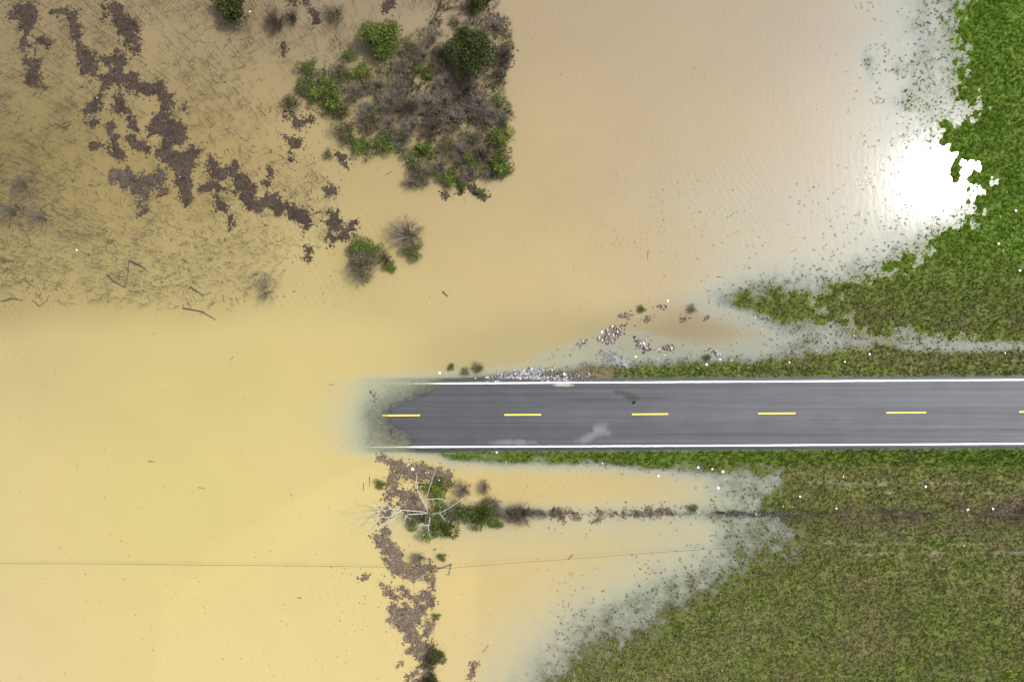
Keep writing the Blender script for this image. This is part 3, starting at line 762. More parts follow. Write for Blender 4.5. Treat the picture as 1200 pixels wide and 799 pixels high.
for k, px, py, r, lab, cat, nm, grp in PL: plant(k, px, py, r, lab, cat, nm, grp)
TW = [(545, 106, 16), (521, 96, 13), (562, 121, 15), (500, 121, 13), (476, 126, 13), (455, 119, 13), (430, 129, 10), (531, 141, 15), (506, 151, 13),
      (466, 101, 11), (482, 146, 11), (550, 204, 11), (561, 181, 12), (515, 194, 9), (575, 134, 12), (520, 118, 12), (520, 60, 11), (505, 45, 9), (470, 75, 9),
      (578, 30, 11), (590, 66, 11), (440, 100, 10), (415, 108, 10), (480, 214, 8), (400, 130, 9), (575, 205, 8), (548, 128, 12), (495, 66, 9), (585, 90, 9), (538, 178, 11), (455, 145, 9)]
for i, (px, py, r) in enumerate(TW):
    plant('twig%d' % (i % 3) if i % 4 else 'brush', px, py, r, 'grey leafless shrub tangled into the brushwood inside the thicket', 'shrub', 'bare_shrub', 'grey leafless shrubs inside the thicket')
for px, py, r, lab, k in [
    (477, 274, 19, 'big grey leafless bush with fine radiating twigs, standing in open water', 'twig'),
    (450, 303, 9, 'brown leafless shrub between the green group and the big grey bush', 'brush'),
    (612, 602, 14, 'dark brown spiky bush at the right end of the dead tree group', 'brush1'),
    (542, 573, 11, 'grey brown bare shrub behind the long white limb of the dead tree', 'twig1'),
    (580, 592, 11, 'grey bare shrub above the small bright shrub near the dead tree', 'twig2'),
    (598, 603, 9, 'grey bare shrub pressed between bright shrub and dark spiky bush', 'twig'),
    (634, 602, 7, 'low grey twigs just right of the dark spiky bush', 'twig1'),
    (656, 601, 7, 'low grey twigs farther out on the submerged fence line', 'twig2'),
    (568, 571, 8, 'sparse bare shrub alone above the dead tree group', 'twig2'),
    (491, 655, 9, 'bare shrub at the bend of the debris mat above the plank', 'twig1'),
    (8, 244, 17, 'dense grey brush at the left edge of the picture', 'wisp'),
    (44, 252, 15, 'grey brush right of the brush at the left edge', 'wisp1'),
    (22, 215, 14, 'grey brush above the brush at the left edge', 'wisp2'),
    (309, 340, 14, 'grey bare shrub at the lower right end of the sapling stand', 'wisp'),
    (322, 24, 12, 'dark bare shrub between the top edge evergreen and the thicket', 'brush'),
    (342, 20, 9, 'smaller dark bare shrub next to a strip of debris near the top', 'brush1')]:
    plant(k, px, py, r, lab, 'shrub', 'bare_shrub')

TH = [(450, 58), (505, 30), (520, -20), (590, -20), (598, 40), (606, 70), (596, 100), (600, 140), (598, 200), (575, 208), (545, 212), (500, 214), (478, 200),
      (462, 182), (430, 180), (408, 168), (392, 140), (368, 128), (352, 118), (360, 85), (380, 75), (410, 88), (425, 95)]
TH_DENSE = [(470, 70), (500, 50), (530, 60), (590, 60), (595, 150), (585, 195), (500, 205), (465, 180), (430, 160), (440, 110)]
mb = MB(); k = 0; ns = 0
PA = rng.uniform(345, 608, 14000); QA = rng.uniform(-20, 216, 14000)
DA = sdf_poly(PA, QA, TH) + 12 * fbm(PA, QA, 18, 153, 2) - 2; DN = .34 + 1.2 * fbm(PA, QA, 22, 151, 3) + .45 * (sdf_poly(PA, QA, TH_DENSE) > 0)
for px, py, d, dn in zip(PA, QA, DA, DN):
    if k >= 2100: break
    if d < -4: continue
    if rng.random() > dn: continue
    k += 1; w = W(px, py, .5); z0 = random.uniform(.0, .15); hh = random.uniform(.25, .95)
    c = np.array(random.choice([(.11, .09, .075), (.15, .13, .115), (.045, .036, .03), (.22, .195, .17), (.11, .085, .06), (.08, .07, .07), (.08, .095, .04), (.10, .11, .05)])) * random.uniform(.7, 1.1)
    for q in range(random.randint(3, 6)):
        a = random.uniform(0, 6.283); L = random.uniform(.15, .55); t = random.uniform(.010, .024)
        b0 = np.array([w.x + random.uniform(-.1, .1), w.y + random.uniform(-.1, .1), z0 - .05])
        mb.tube([b0, b0 + np.array([math.cos(a) * L * .5, math.sin(a) * L * .5, hh * .7]), b0 + np.array([math.cos(a) * L, math.sin(a) * L, hh * random.uniform(.5, 1.1)])], [t, t * .8, t * .3], c, 3)
tag(link('brushwood', mb.mesh('brushwood', M_bark)), 'tangled grey brown brushwood filling the flooded thicket', 'brushwood', kind='stuff')
# low green growth scattered through the same thicket
Vs = []; Cs = []
for i in range(30000):
    px = rng.uniform(345, 606); py = rng.uniform(20, 214); pa = np.array([px]); qa = np.array([py])
    if i % 50 == 0: pass
    Vs.append((px, py))
Vs = np.array(Vs); dd = sdf_poly(Vs[:, 0], Vs[:, 1], TH) + 10 * fbm(Vs[:, 0], Vs[:, 1], 18, 153, 2); nn = fbm(Vs[:, 0], Vs[:, 1], 26, 161, 3)
edge = np.exp(-(dd / 16) ** 2)
keepm = (dd > 0) & (rng.random(len(Vs)) < np.clip((.20 + 1.0 * nn + .55 * edge), 0, 1))
Vs = Vs[keepm]; n = len(Vs)
z = rng.uniform(.1, .8, n); k_ = S * (H - z) / H
cx = (Vs[:, 0] - 600) * k_ ; cy = (399.5 - Vs[:, 1]) * k_
cen = np.stack([cx, cy, z], -1); u = rng.normal(0, 1, (n, 3)); u[:, 2] *= .5; u /= np.linalg.norm(u, axis=1)[:, None]; w_ = np.cross(u, rng.normal(0, 1, (n, 3))); w_ /= np.linalg.norm(w_, axis=1)[:, None]
sz = rng.uniform(.06, .14, n)[:, None]
VV = np.stack([cen - u * sz, cen + w_ * sz * .5, cen + u * sz, cen - w_ * sz * .5], 1).reshape(-1, 3)
CC = np.array(BRIGHT[:2] + GREEN + OLIVE + DULL[:1])[rng.integers(0, 11, n)] * rng.uniform(.7, 1.4, (n, 1))
tag(link('undergrowth', np_mesh('undergrowth', VV, np.arange(4 * n).reshape(-1, 4), M_leaf, np.repeat(CC, 4, 0))), 'sparse green undergrowth scattered through the flooded thicket', 'undergrowth', kind='stuff')

# ------------------------------------------------------------------ drowned saplings
SAP = []
def sap_mb(seed, h):
    r = random.Random(seed); mb = MB()
    lx, ly = r.uniform(-.12, .12) * h, r.uniform(-.12, .12) * h
    c = np.array([.062, .050, .038]) * r.uniform(.8, 1.6)
    p = [np.array((0, 0, -.5)), np.array((lx * .3 + r.uniform(-.03, .03), ly * .3, h * .4)), np.array((lx, ly, h))]
    t = .015 * r.uniform(.8, 1.3)
    mb.tube(p, [t, t * .8, t * .3], c, 3)
    for j in range(r.randint(2, 6)):
        f = r.uniform(.25, .95); q = p[1] * (1 - f) + p[2] * f if f > .3 else p[1]
        a = r.uniform(0, 6.28); L = r.uniform(.12, .4)
        mb.tube([q, q + np.array([math.cos(a) * L, math.sin(a) * L, L * .9])], [t * .5, t * .2], c * 1.15, 3)
    return mb
VAR = [sap_mb(100 + i, .75 + .30 * (i % 5)) for i in range(12)]
VARM = [v.mesh('sapling_mesh', M_bark) for v in VAR]
ZONE = [(-160, -160), (600, -160), (585, 20), (470, 30), (400, 90), (330, 150), (400, 215), (400, 285), (345, 305), (318, 350), (250, 366), (130, 360), (60, 355), (-160, 350)]
cand = []
PA = rng.uniform(-60, 590, 40000); QA = rng.uniform(-60, 366, 40000)
for px, py, d, dn in zip(PA, QA, sdf_poly(PA, QA, ZONE), fbm(PA, QA, 45, 121)):
    if len(cand) >= 5200: break
    if d < 0: continue
    pr = .55 + 1.1 * dn + .35 * math.exp(-((py - 318) / 30) ** 2) + .35 * math.exp(-((px - 10) ** 2 + (py - 235) ** 2) / 3500)
    if rng.random() < pr * min(1, max(0, (d + 14 * dn) / 30 + .12)): cand.append((px, py))
cand = [(px, py, rng.integers(0, 12), rng.uniform(.6, 1.3)) for px, py in cand]
cand.sort(key=lambda c: -((1.0 + .35 * (c[2] % 5)) * c[3]) * (1 if -5 < c[0] < 600 and c[1] > -5 else 0))
SG = 'leafless saplings standing in the flood at the upper left'
for px, py, vi, sc in cand[:295]:
    w = W(px, py)
    o = link('bare_sapling', VARM[vi], loc=(w.x, w.y, 0)); o.rotation_euler = (0, 0, random.uniform(0, 6.28)); o.scale = (sc,) * 3
    tag(o, 'thin leafless sapling standing in the brown flood at the upper left', 'sapling', SG)
rest = MB()
for px, py, vi, sc in cand[295:]:
    w = W(px, py); v = VAR[vi]; a = random.uniform(0, 6.28); R = np.array(Matrix.Rotation(a, 3, 'Z'))
    V = np.vstack(v.v) * sc @ R.T + np.array([w.x, w.y, 0]); rest.add(V, np.vstack(v.f), np.vstack(v.c))
PA = rng.uniform(-40, 420, 6200); QA = rng.uniform(-30, 366, 6200)
for px, py, d, nv_ in zip(PA, QA, sdf_poly(PA, QA, ZONE), fbm(PA, QA, 26, 171, 3)):      # broken twigs and drowned brush between the stems
    if d < 1 or rng.random() > .25 + .9 * nv_ + .5 * math.exp(-((px - 15) ** 2 + (py - 235) ** 2) / 2600) + .3 * math.exp(-((py - 335) / 18) ** 2): continue
    w = W(px, py); a = random.uniform(0, 6.28); L = random.uniform(.10, .5); b = a + random.uniform(-.7, .7); z = random.uniform(-.02, .12)
    p0 = np.array([w.x, w.y, z]); p1 = p0 + np.array([math.cos(a) * L, math.sin(a) * L, random.uniform(-.02, .1)]); p2 = p1 + np.array([math.cos(b) * L, math.sin(b) * L, -.04])
    t = random.uniform(.008, .022); rest.tube([p0, p1, p2], [t, t * .8, t * .4], np.array(random.choice([(.06, .05, .04), (.10, .085, .07), (.04, .035, .03), (.07, .075, .06)])), 3)
o = link('sapling_stand', rest.mesh('sapling_stand', M_bark))
tag(o, 'dense stand of thinner leafless saplings in the brown flood at the upper left', 'saplings', SG, 'stuff')

# ------------------------------------------------------------------ floating mats of debris
MATS = {   # strokes: x, y, radius in photo pixels
 'a': [(28,12,10),(20,16,8),(38,19,9),(32,30,7),(32,40,5),(26,52,7),(33,53,5)],
 'b': [(47,50,6),(54,51,5)],
 'c': [(66,13,5),(76,13,6),(82,19,7),(88,30,7),(92,42,7),(91,52,7),(95,65,10),(102,76,12),(112,86,10),(114,66,6),(125,70,6),(137,66,6),(139,80,7),(138,92,8),(124,94,9),(148,92,5),(152,91,8),(160,101,9),(172,107,8),(186,107,9),(196,118,10),(190,130,8),(183,142,9),(178,154,9),(194,150,8),(208,148,9),(213,160,8),(200,163,7),(192,178,9),(206,186,10),(222,188,11),(228,178,7),(216,200,10)],
 'd': [(129,8,7),(138,14,10),(144,27,10),(150,38,10),(158,49,7),(163,60,5),(162,36,6),(122,21,5)],
 'e': [(106,123,8),(118,114,5),(136,116,6),(142,125,6),(139,110,4)],
 'f': [(34,70,5),(38,76,6),(39,90,8),(43,101,7)],
 'g': [(219,122,6),(216,128,4)], 'h': [(152,144,6),(160,147,5)],
 'i': [(110,147,5),(128,150,6),(136,160,7),(112,170,6),(134,172,7),(138,180,6)], 'j': [(150,164,7),(162,170,9),(172,176,7)],
 'k': [(245,193,6),(254,197,4)], 'l': [(278,194,6)],
 'm': [(136,205,9),(150,209,9),(163,214,10),(178,212,9),(188,206,8),(168,228,9),(158,222,8),(192,224,5),(164,240,3),(166,250,3)],
 'n': [(213,206,8),(217,218,7),(219,232,5),(218,241,3)],
 'o': [(246,190,6),(256,204,7),(270,204,8),(283,214,9),(291,228,11),(294,240,9),(280,208,8),(262,220,5),(250,218,5),(241,219,4),(236,226,3),(254,232,4),(258,240,5),(266,250,4),(272,260,5),(276,268,3),(304,243,9),(316,236,10),(324,248,7),(337,243,8),(348,250,9),(355,258,8),(362,247,5),(373,249,3),(383,251,3),(394,252,7),(389,262,8),(393,268,6),(357,268,3)],
 'p': [(386,276,4),(389,285,4),(387,291,2)], 'q': [(353,276,4),(357,288,4),(361,298,5),(363,303,3)],
 'r': [(314,211,6),(318,204,4)], 's': [(376,231,2),(383,223,3),(389,223,3),(394,230,2)],
 't': [(401,275,4),(406,271,5),(406,280,4),(413,262,4),(415,268,3)],
 'u': [(360,6,4),(366,16,5),(373,27,4),(382,36,4),(342,3,3)], 'v': [(331,56,4),(331,61,4)],
 'w': [(402,186,7),(405,196,4)], 'x': [(338,138,4),(345,143,6),(356,144,6),(366,141,5),(372,132,4),(351,136,3)],
 'y': [(343,164,6),(346,170,4),(336,160,3)], 'z': [(345,183,6)],
 'aa': [(510,12,6),(509,24,6),(506,34,5)], 'ab': [(579,22,7),(586,36,7),(584,44,5)], 'ac': [(590,62,8),(594,74,6)],
 'ad': [(520,228,4),(525,232,2)], 'ae': [(556,222,4),(568,230,3),(549,218,3)], 'af': [(540,224,3),(542,228,2)],
 'ag': [(455,10,6),(460,4,5)], 'ah': [(540,125,9),(520,130,8),(500,135,8),(480,120,7),(455,125,7),(550,115,9)], 'ai': [(470,88,6),(480,98,7),(476,110,6)],
 'ba': [(444,536,4),(452,541,5),(464,548,8),(480,552,10),(498,555,10),(512,557,10),(522,558,8),(527,563,5),(462,562,9),(461,576,9),(460,590,7),(476,580,9),(486,588,9),(476,596,9),(490,600,8),(455,600,6),(446,606,4)],
 'bb': [(444,612,5),(442,631,7),(450,636,9),(458,643,9),(463,650,8),(460,657,8),(466,665,9),(474,671,8),(486,670,6),(497,667,6),(505,663,5),(508,664,4),(500,675,5),(508,682,5),(507,692,5),(457,672,4),(450,622,6)],
 'bc': [(451,686,4),(457,692,5),(464,700,5),(473,690,4),(476,697,5),(487,700,8),(498,697,9),(507,690,4),(505,705,6),(463,712,4),(466,722,8),(476,712,9),(474,732,10),(484,722,9),(494,712,8),(482,742,10),(490,750,10),(500,742,7),(505,733,4),(503,755,7),(486,762,7),(499,768,8),(502,780,8),(500,793,9),(492,800,9),(480,790,4),(477,797,4),(470,775,3),(505,810,8),(495,815,9)],
 'bd': [(427,675,4),(430,671,3)], 'be': [(350,699,3),(345,696,2)], 'bf': [(553,787,3),(552,792,3),(555,779,2)], 'bg': [(439,462,4),(441,468,3)],
 'bh': [(650,602,3.4),(664,603,3.2),(676,604,2.6),(690,602,3),(702,604,3.4)], 'bi': [(720,601,2.6),(732,602,3)], 'bj': [(747,601,2.5),(760,600,2.4),(775,601,2.6)], 'bk': [(786,599,3.6),(796,601,2.4),(806,602,2.2)],
 'bl': [(662,608,2.8),(697,609,2.6)],
}
HOLES = [(122,82,7),(190,144,0),(184,168,7),(178,120,6),(205,174,4),(260,205,0),(262,212,0),(472,567,6),(500,567,6),(463,586,6),(492,735,5),(485,775,8),(494,686,8),(478,683,5),(492,775,4),(271,218,6),(247,228,5)]
MLAB = {
 'a': 'knobbly dark debris mat in the top left corner', 'c': 'longest dark debris mat, winding down from the top left with a hole in it',
 'd': 'slanting oblong dark debris mat near the top, right of the winding one', 'e': 'dark debris mat with a white speck below the winding mat',
 'f': 'dark upright debris mat near the left edge', 'm': 'broad patchy debris mat of stalks at the centre of the sapling stand',
 'o': 'ragged dark debris mat trailing right towards the open water', 'n': 'pendant shaped debris mat hanging left of the ragged trailing one',
 'i': 'broken ring of small debris at the left of the winding mat', 'j': 'dark debris mat tucked under the winding mat',
 'ba': 'wide brown mat of cornstalk debris below the road end', 'bb': 'brown debris mat bending below the dead tree towards the plank',
 'bc': 'long brown debris mat running down to the bottom of the picture', 'u': 'thin dark strip of debris slanting near the top, left of the thicket',
 'x': 'dark debris caught below the left margin of the thicket', 'w': 'dark square debris raft below the left half of the thicket',
 'aa': 'grey debris strip near the top between the thicket bushes', 'ah': 'brown wood debris matted under the grey brush of the thicket',
 'ab': 'grey debris mat above the large evergreen, by the open water', 'ac': 'grey debris mat right of the large evergreen', 'bg': 'small brown debris raft off the left end of the asphalt',
 't': 'dark debris beside the green shrubs standing in open water', 'bh': 'brown debris line caught on the submerged fence right of the dark spiky bush'}
RIM = []
def build_mats():
    g = 1.0; x0, y0, x1, y1 = -4, -6, 840, 824
    xs = np.arange(x0, x1, g); ys = np.arange(y0, y1, g); X, Y = np.meshgrid(xs, ys)
    n1 = fbm(X, Y, 7, 131, 3)
    key = np.full(X.shape, -1); best = np.full(X.shape, -1e9)
    names = list(MATS)
    for ki, kname in enumerate(names):
        st = MATS[kname]
        segs = [(st[0], st[0])] + [(a, b) for a, b in zip(st[:-1], st[1:]) if math.hypot(a[0] - b[0], a[1] - b[1]) < (a[2] + b[2]) * 1.15 + 3]
        segs += [(b, b) for a, b in zip(st[:-1], st[1:]) if (a, b) not in segs]
        for (ax, ay, ar), (bx, by, br) in segs:
            ex, ey = bx - ax, by - ay
            t = np.clip(((X - ax) * ex + (Y - ay) * ey) / (ex * ex + ey * ey + 1e-9), 0, 1)
            r = ar + (br - ar) * t
            d = r * .92 + .3 - np.hypot(X - ax - t * ex, Y - ay - t * ey)
            d = np.where(d < -8, -99, d)
            m = d > best; best = np.where(m, d, best); key = np.where(m, ki, key)
    rag = sst(2.0, 0.0, np.abs(best) - 6)
    f = best + 5.0 * fbm(X, Y, 13, 131, 2) + 7.0 * fbm(X + 50, Y, 6.5, 135, 3) + 3.4 * fbm(X, Y, 2.2, 139, 1) - .6
    for (hx, hy, r) in HOLES:
        if r: f = np.minimum(f, np.hypot(X - hx, Y - hy) - r * .8 + 2 * n1)
    f = np.where((X > 509) & (Y > 640) & (X < 540), -1, f)           # held back by the fence line
    inside = f > 0
    scraps = MB()
    for ki, kname in enumerate(names):
        m = inside & (key == ki)
        if m.sum() < 3: continue
        cj, ci = np.nonzero(m[:-1, :-1] & True)
        left = set(zip(cj.tolist(), ci.tolist())); comps = []
        while left:
            stack = [left.pop()]; comp = []
            while stack:
                c_ = stack.pop(); comp.append(c_)
                for dj, di in ((0, 1), (1, 0), (0, -1), (-1, 0), (1, 1), (1, -1), (-1, 1), (-1, -1)):
                    nb_ = (c_[0] + dj, c_[1] + di)
                    if nb_ in left: left.discard(nb_); stack.append(nb_)
            comps.append(comp)
        comps.sort(key=len, reverse=True)
        for cidx, cells in enumerate(comps):
            if len(cells) < (10 if cidx == 0 else 26):
                for c_ in cells[::2]: RIM.append((xs[c_[1]], ys[c_[0]], (.06, .048, .04)))
                continue
            cells.sort(); build_raft(kname, cells, cidx, X, xs, ys)
def build_raft(kname, cells, cidx, X, xs, ys):
        vid = {}; V = []; Fc = []
        cnt = np.zeros(X.shape, int)
        for j, i in cells:
            cnt[j, i] += 1; cnt[j, i + 1] += 1; cnt[j + 1, i] += 1; cnt[j + 1, i + 1] += 1
        def vert(j, i):
            if (j, i) not in vid:
                vid[(j, i)] = len(V)
                px = xs[i] - .5 + .35 * math.sin(i * 12.9 + j * 4.1); py = ys[j] - .5 + .35 * math.sin(i * 7.3 + j * 9.7)
                z = (.035 + .05 * (.5 + .5 * math.sin(i * 3.1 + j * 5.3)) * random.random() + .02 * random.random()) if cnt[j, i] == 4 else -.02
                w = W(px, py); V.append((w.x, w.y, z))
            return vid[(j, i)]
        for j, i in cells: Fc.append((vert(j, i), vert(j + 1, i), vert(j + 1, i + 1), vert(j, i + 1)))
        Va = np.array(V); Pp = Va[:, 0] / S; Qq = -Va[:, 1] / S
        bot = len(kname) == 2 and kname[0] == 'b'
        basec = np.array([.098, .071, .048]) if bot else np.array([.046, .034, .026])
        if kname in ('m', 'aa', 'ab', 'ac', 'ah'): basec = np.array([.066, .051, .040])
        shade = (1 + .25 * fbm(Pp, Qq, 12, 137, 2) + .22 * rng.normal(0, 1, len(V)).clip(-1.5, 1.5))
        C = basec * shade[:, None]
        me = np_mesh('mat', Va, np.array(Fc), M_litter, C)
        small = len(cells) < 25 and kname not in MLAB
        o = link('debris_mat', me)
        lab = MLAB.get(kname) if cidx == 0 else None
        if lab: tag(o, lab, 'debris')
        else: tag(o, 'small dark raft of floating plant debris with ragged edges', 'debris', 'small debris rafts')
        rim_cells = [c_ for c_ in cells if cnt[c_] < 4 or cnt[c_[0] + 1, c_[1] + 1] < 4]
        for c_ in rim_cells:
            for q in range(random.choice([0, 1, 1, 2])):
                RIM.append((xs[c_[1]] + random.gauss(0, 2.4), ys[c_[0]] + random.gauss(0, 2.4), tuple(basec * random.uniform(.7, 1.6))))
        # stalks lying on the mat
        tb = MB(); nn = max(3, int(len(cells) * (.42 if bot else .22)))
        for q in range(nn):
            j, i = cells[random.randrange(len(cells))]
            w = W(xs[i], ys[j]); a = random.uniform(0, 3.14); L = random.uniform(.06, .24)
            dx, dy = math.cos(a) * L, math.sin(a) * L; z = .075 + random.uniform(0, .04)
            c = random.choice([(.17, .14, .11), (.22, .18, .15), (.03, .025, .02), (.10, .08, .06), (.30, .27, .23)] if bot else [(.06, .052, .047), (.09, .078, .068), (.02, .016, .015)])
            tb.tube([(w.x - dx, w.y - dy, z), (w.x + dx, w.y + dy, z + random.uniform(-.03, .03))], [.014, .010], c, 3)
        s_ = link('stalks', tb.mesh('stalks', M_bark), o); s_['kind'] = 'stuff'
build_mats()

# ------------------------------------------------------------------ specks and chips adrift
ch = MB()
def chip(px, py, size, c, z=.006):
    w = W(px, py); a = random.uniform(0, 6.28); n = 5
    V = [(w.x + math.cos(a + k * 6.283 / n) * size * random.uniform(.5, 1.2), w.y + math.sin(a + k * 6.283 / n) * size * random.uniform(.4, 1), z + random.uniform(0, .02)) for k in range(n)]
    V = V + [(v[0], v[1], -.01) for v in V]
    ch.v.append(np.array(V)); b = ch.n
    ch.f.append(np.array([(b, b + 1, b + 2, b + 3), (b, b + 3, b + 4, b + 4 + 5)])); 
    ch.f.append(np.array([(b + k, b + 5 + k, b + 5 + (k + 1) % 5, b + (k + 1) % 5) for k in range(5)]))
    ch.n += 10; ch.c.append(np.tile(np.array(c), (10, 1)))
def in_water(px, py): return float(land_z(np.array([px]), np.array([py]))[0]) < -.12
pts = [(rng.uniform(-30, 1110), rng.uniform(-30, 830)) for _ in range(1100)]
pts += [(rng.normal(770, 45), rng.normal(262, 32)) for _ in range(260)] + [(rng.normal(880, 60), rng.normal(280, 30)) for _ in range(80)]
pts += [(rng.normal(430, 60), rng.normal(700, 55)) for _ in range(380)] + [(rng.normal(200, 70), rng.normal(690, 60)) for _ in range(160)]
pts += [(rng.normal(1060, 32), rng.normal(190, 70)) for _ in range(190)] + [(rng.normal(370, 40), rng.normal(210, 60)) for _ in range(250)]
pts += [(rng.uniform(0, 400), rng.uniform(0, 360)) for _ in range(1500)] + [(rng.normal(620, 50), rng.normal(570, 25)) for _ in range(60)] + [(rng.normal(640, 60), rng.normal(700, 40)) for _ in range(90)]
lz = land_z(np.array([p[0] for p in pts]), np.array([p[1] for p in pts]))
for (px, py), zz in zip(pts, lz):
    if zz < -.06:
        tl = px < 400 and py < 360
        chip(px, py, random.choice([.025, .03, .04, .05, .07]) * (1.5 if tl else 1.0), random.choice([(.10, .075, .05), (.16, .12, .08), (.06, .05, .04), (.22, .17, .12)]), .008)
for px, py, c in RIM: chip(px, py, random.choice([.02, .03, .04, .06, .10, .13]), c, .012)
o = link('floating_specks', ch.mesh('floating_specks', M_litter))
tag(o, 'tiny leaves and bark chips adrift all over the muddy flood', 'debris', kind='stuff')

# separate sticks and logs afloat
STICKS = [
 ([(214, 361), (236, 365), (243, 369), (253, 375)], .07, 'crooked dark log floating at the lower edge of the sapling stand', 'log'),
 ([(152, 306), (162, 310), (172, 317)], .08, 'thick short dark log amid the saplings, lower left', 'log'),
 ([(125, 322), (134, 330), (146, 337)], .06, 'slender dark log left of the fallen upright stem among the saplings', 'log'),
 ([(151, 306), (150, 322), (146, 337)], .035, 'fallen upright stem joining two dark logs among the saplings', 'branch'),
 ([(225, 338), (238, 346), (248, 343)], .05, 'forked dark branch above the crooked floating log', 'branch'),
 ([(3, 353), (14, 350), (27, 352)], .06, 'dark branch afloat at the left edge under the sapling stand', 'branch'),
 ([(38, 352), (47, 359), (56, 351)], .04, 'bent dark branch right of the branch at the left edge', 'branch'),
 ([(60, 245), (72, 252), (83, 258)], .045, 'dark stick among the grey brush at the left', 'branch'),
 ([(75, 150), (82, 146)], .04, 'short dark stick left of the winding mat', 'stick'),
 ([(64, 145), (80, 153)], .035, 'long thin stick crossing below the short stick', 'stick'),
 ([(174, 540), (182, 541)], .04, 'short dark stick alone in open yellow water, left of centre', 'stick'),
 ([(232, 571), (241, 572)], .03, 'thin stick afloat right of the short dark one in open water', 'stick'),
 ([(270, 422), (274, 417)], .03, 'small tilted stick in open water below the saplings', 'stick'),
 ([(458, 504), (460, 511)], .05, 'short dark stick standing out on the drowned road end', 'stick'),
 ([(426, 566), (426, 575)], .03, 'thin upright stick left of the cornstalk mat', 'stick'),
 ([(433, 558), (433, 570)], .03, 'longer upright stick closer to the cornstalk mat', 'stick'),
 ([(519, 341), (522, 345), (525, 348)], .045, 'dark curved stick adrift in the middle water', 'stick'),
 ([(760, 294), (759, 304)], .04, 'upright dark stick afloat in the pale water above the rubble', 'stick'),
 ([(666, 655), (672, 649)], .04, 'dark stick lying across the wire in the lower pond', 'stick'),
 ([(566, 764), (573, 755)], .035, 'pale brown stick adrift near the bottom right of the mat', 'stick'),
 ([(672, 785), (673, 794), (674, 799)], .035, 'whitish stick lying at the lower pond margin', 'stick'),
 ([(452, 205), (460, 201)], .03, 'dark twig beneath the thicket', 'stick'),
 ([(840, 324), (846, 325)], .03, 'dark twig afloat above the grassy point', 'stick'),
 ([(386, 451), (392, 450)], .03, 'little stick afloat left of the road end', 'stick'),
 ([(577, 60), (586, 66)], .07, 'black log on the grey debris by the large evergreen', 'log'),
]
for pl, r, lab, cat in STICKS:
    mb = MB(); P3 = [np.array(W(a, b, .03)) + np.array([0, 0, random.uniform(-.01, .03)]) for a, b in pl]
    c = (.30, .27, .22) if 'whitish' in lab else ((.2, .15, .1) if 'pale' in lab else (.05, .04, .035))
    mb.tube(P3, [r * (1 - .5 * i / max(1, len(P3) - 1)) for i in range(len(P3))], c, 6)
    for q in range(2 if len(pl) > 2 else 0):
        b = P3[1]; a = random.uniform(0, 6.28); mb.tube([b, b + np.array([math.cos(a) * .4, math.sin(a) * .4, .03])], [r * .4, r * .12], c, 4)
    tag(link('floating_' + ('log' if cat == 'log' else 'stick'), mb.mesh('stick', M_bark)), lab, cat)

# ------------------------------------------------------------------ dead tree
root = link('dead_tree', None, loc=W(500, 597) )
tag(root, 'bleached white dead tree with bare forked limbs over the debris below the road end', 'tree')
base0 = np.array(W(500, 597))
def limb(name, pts, r0, r1, col=(.50, .47, .40), kids=()):
    mb = MB(); P3 = [np.array(W(a, b, z)) - base0 for a, b, z in pts]; n = len(P3)
    # add organic wobble between the traced joints
    Q3 = [P3[0]]; 
    for a, b in zip(P3[:-1], P3[1:]):
        m = (a + b) / 2 + rng.normal(0, .05, 3) * np.linalg.norm(b - a) * .6; Q3 += [m, b]
    rad = [r0 + (r1 - r0) * i / (len(Q3) - 1) for i in range(len(Q3))]
    mb.tube(Q3, rad, col, 6)
    for q in range(len(Q3) * 2):           # twigs
        i = random.randrange(1, len(Q3)); b = Q3[i]; d = Q3[i] - Q3[i - 1]; d /= np.linalg.norm(d) + 1e-6
        v = d + rng.normal(0, .7, 3); v /= np.linalg.norm(v); L = random.uniform(.2, .6)
        mb.tube([b, b + v * L * .5, b + v * L + np.array([0, 0, -.03])], [rad[i] * .45, rad[i] * .3, .006], np.array(col) * random.uniform(.8, 1.1), 4)
    return link(name, mb.mesh(name, M_bark), root)
limb('trunk', [(500, 597, -.6), (501, 599, .6), (503, 602, 1.6), (505, 605, 2.6)], .20, .10, (.17, .15, .13))
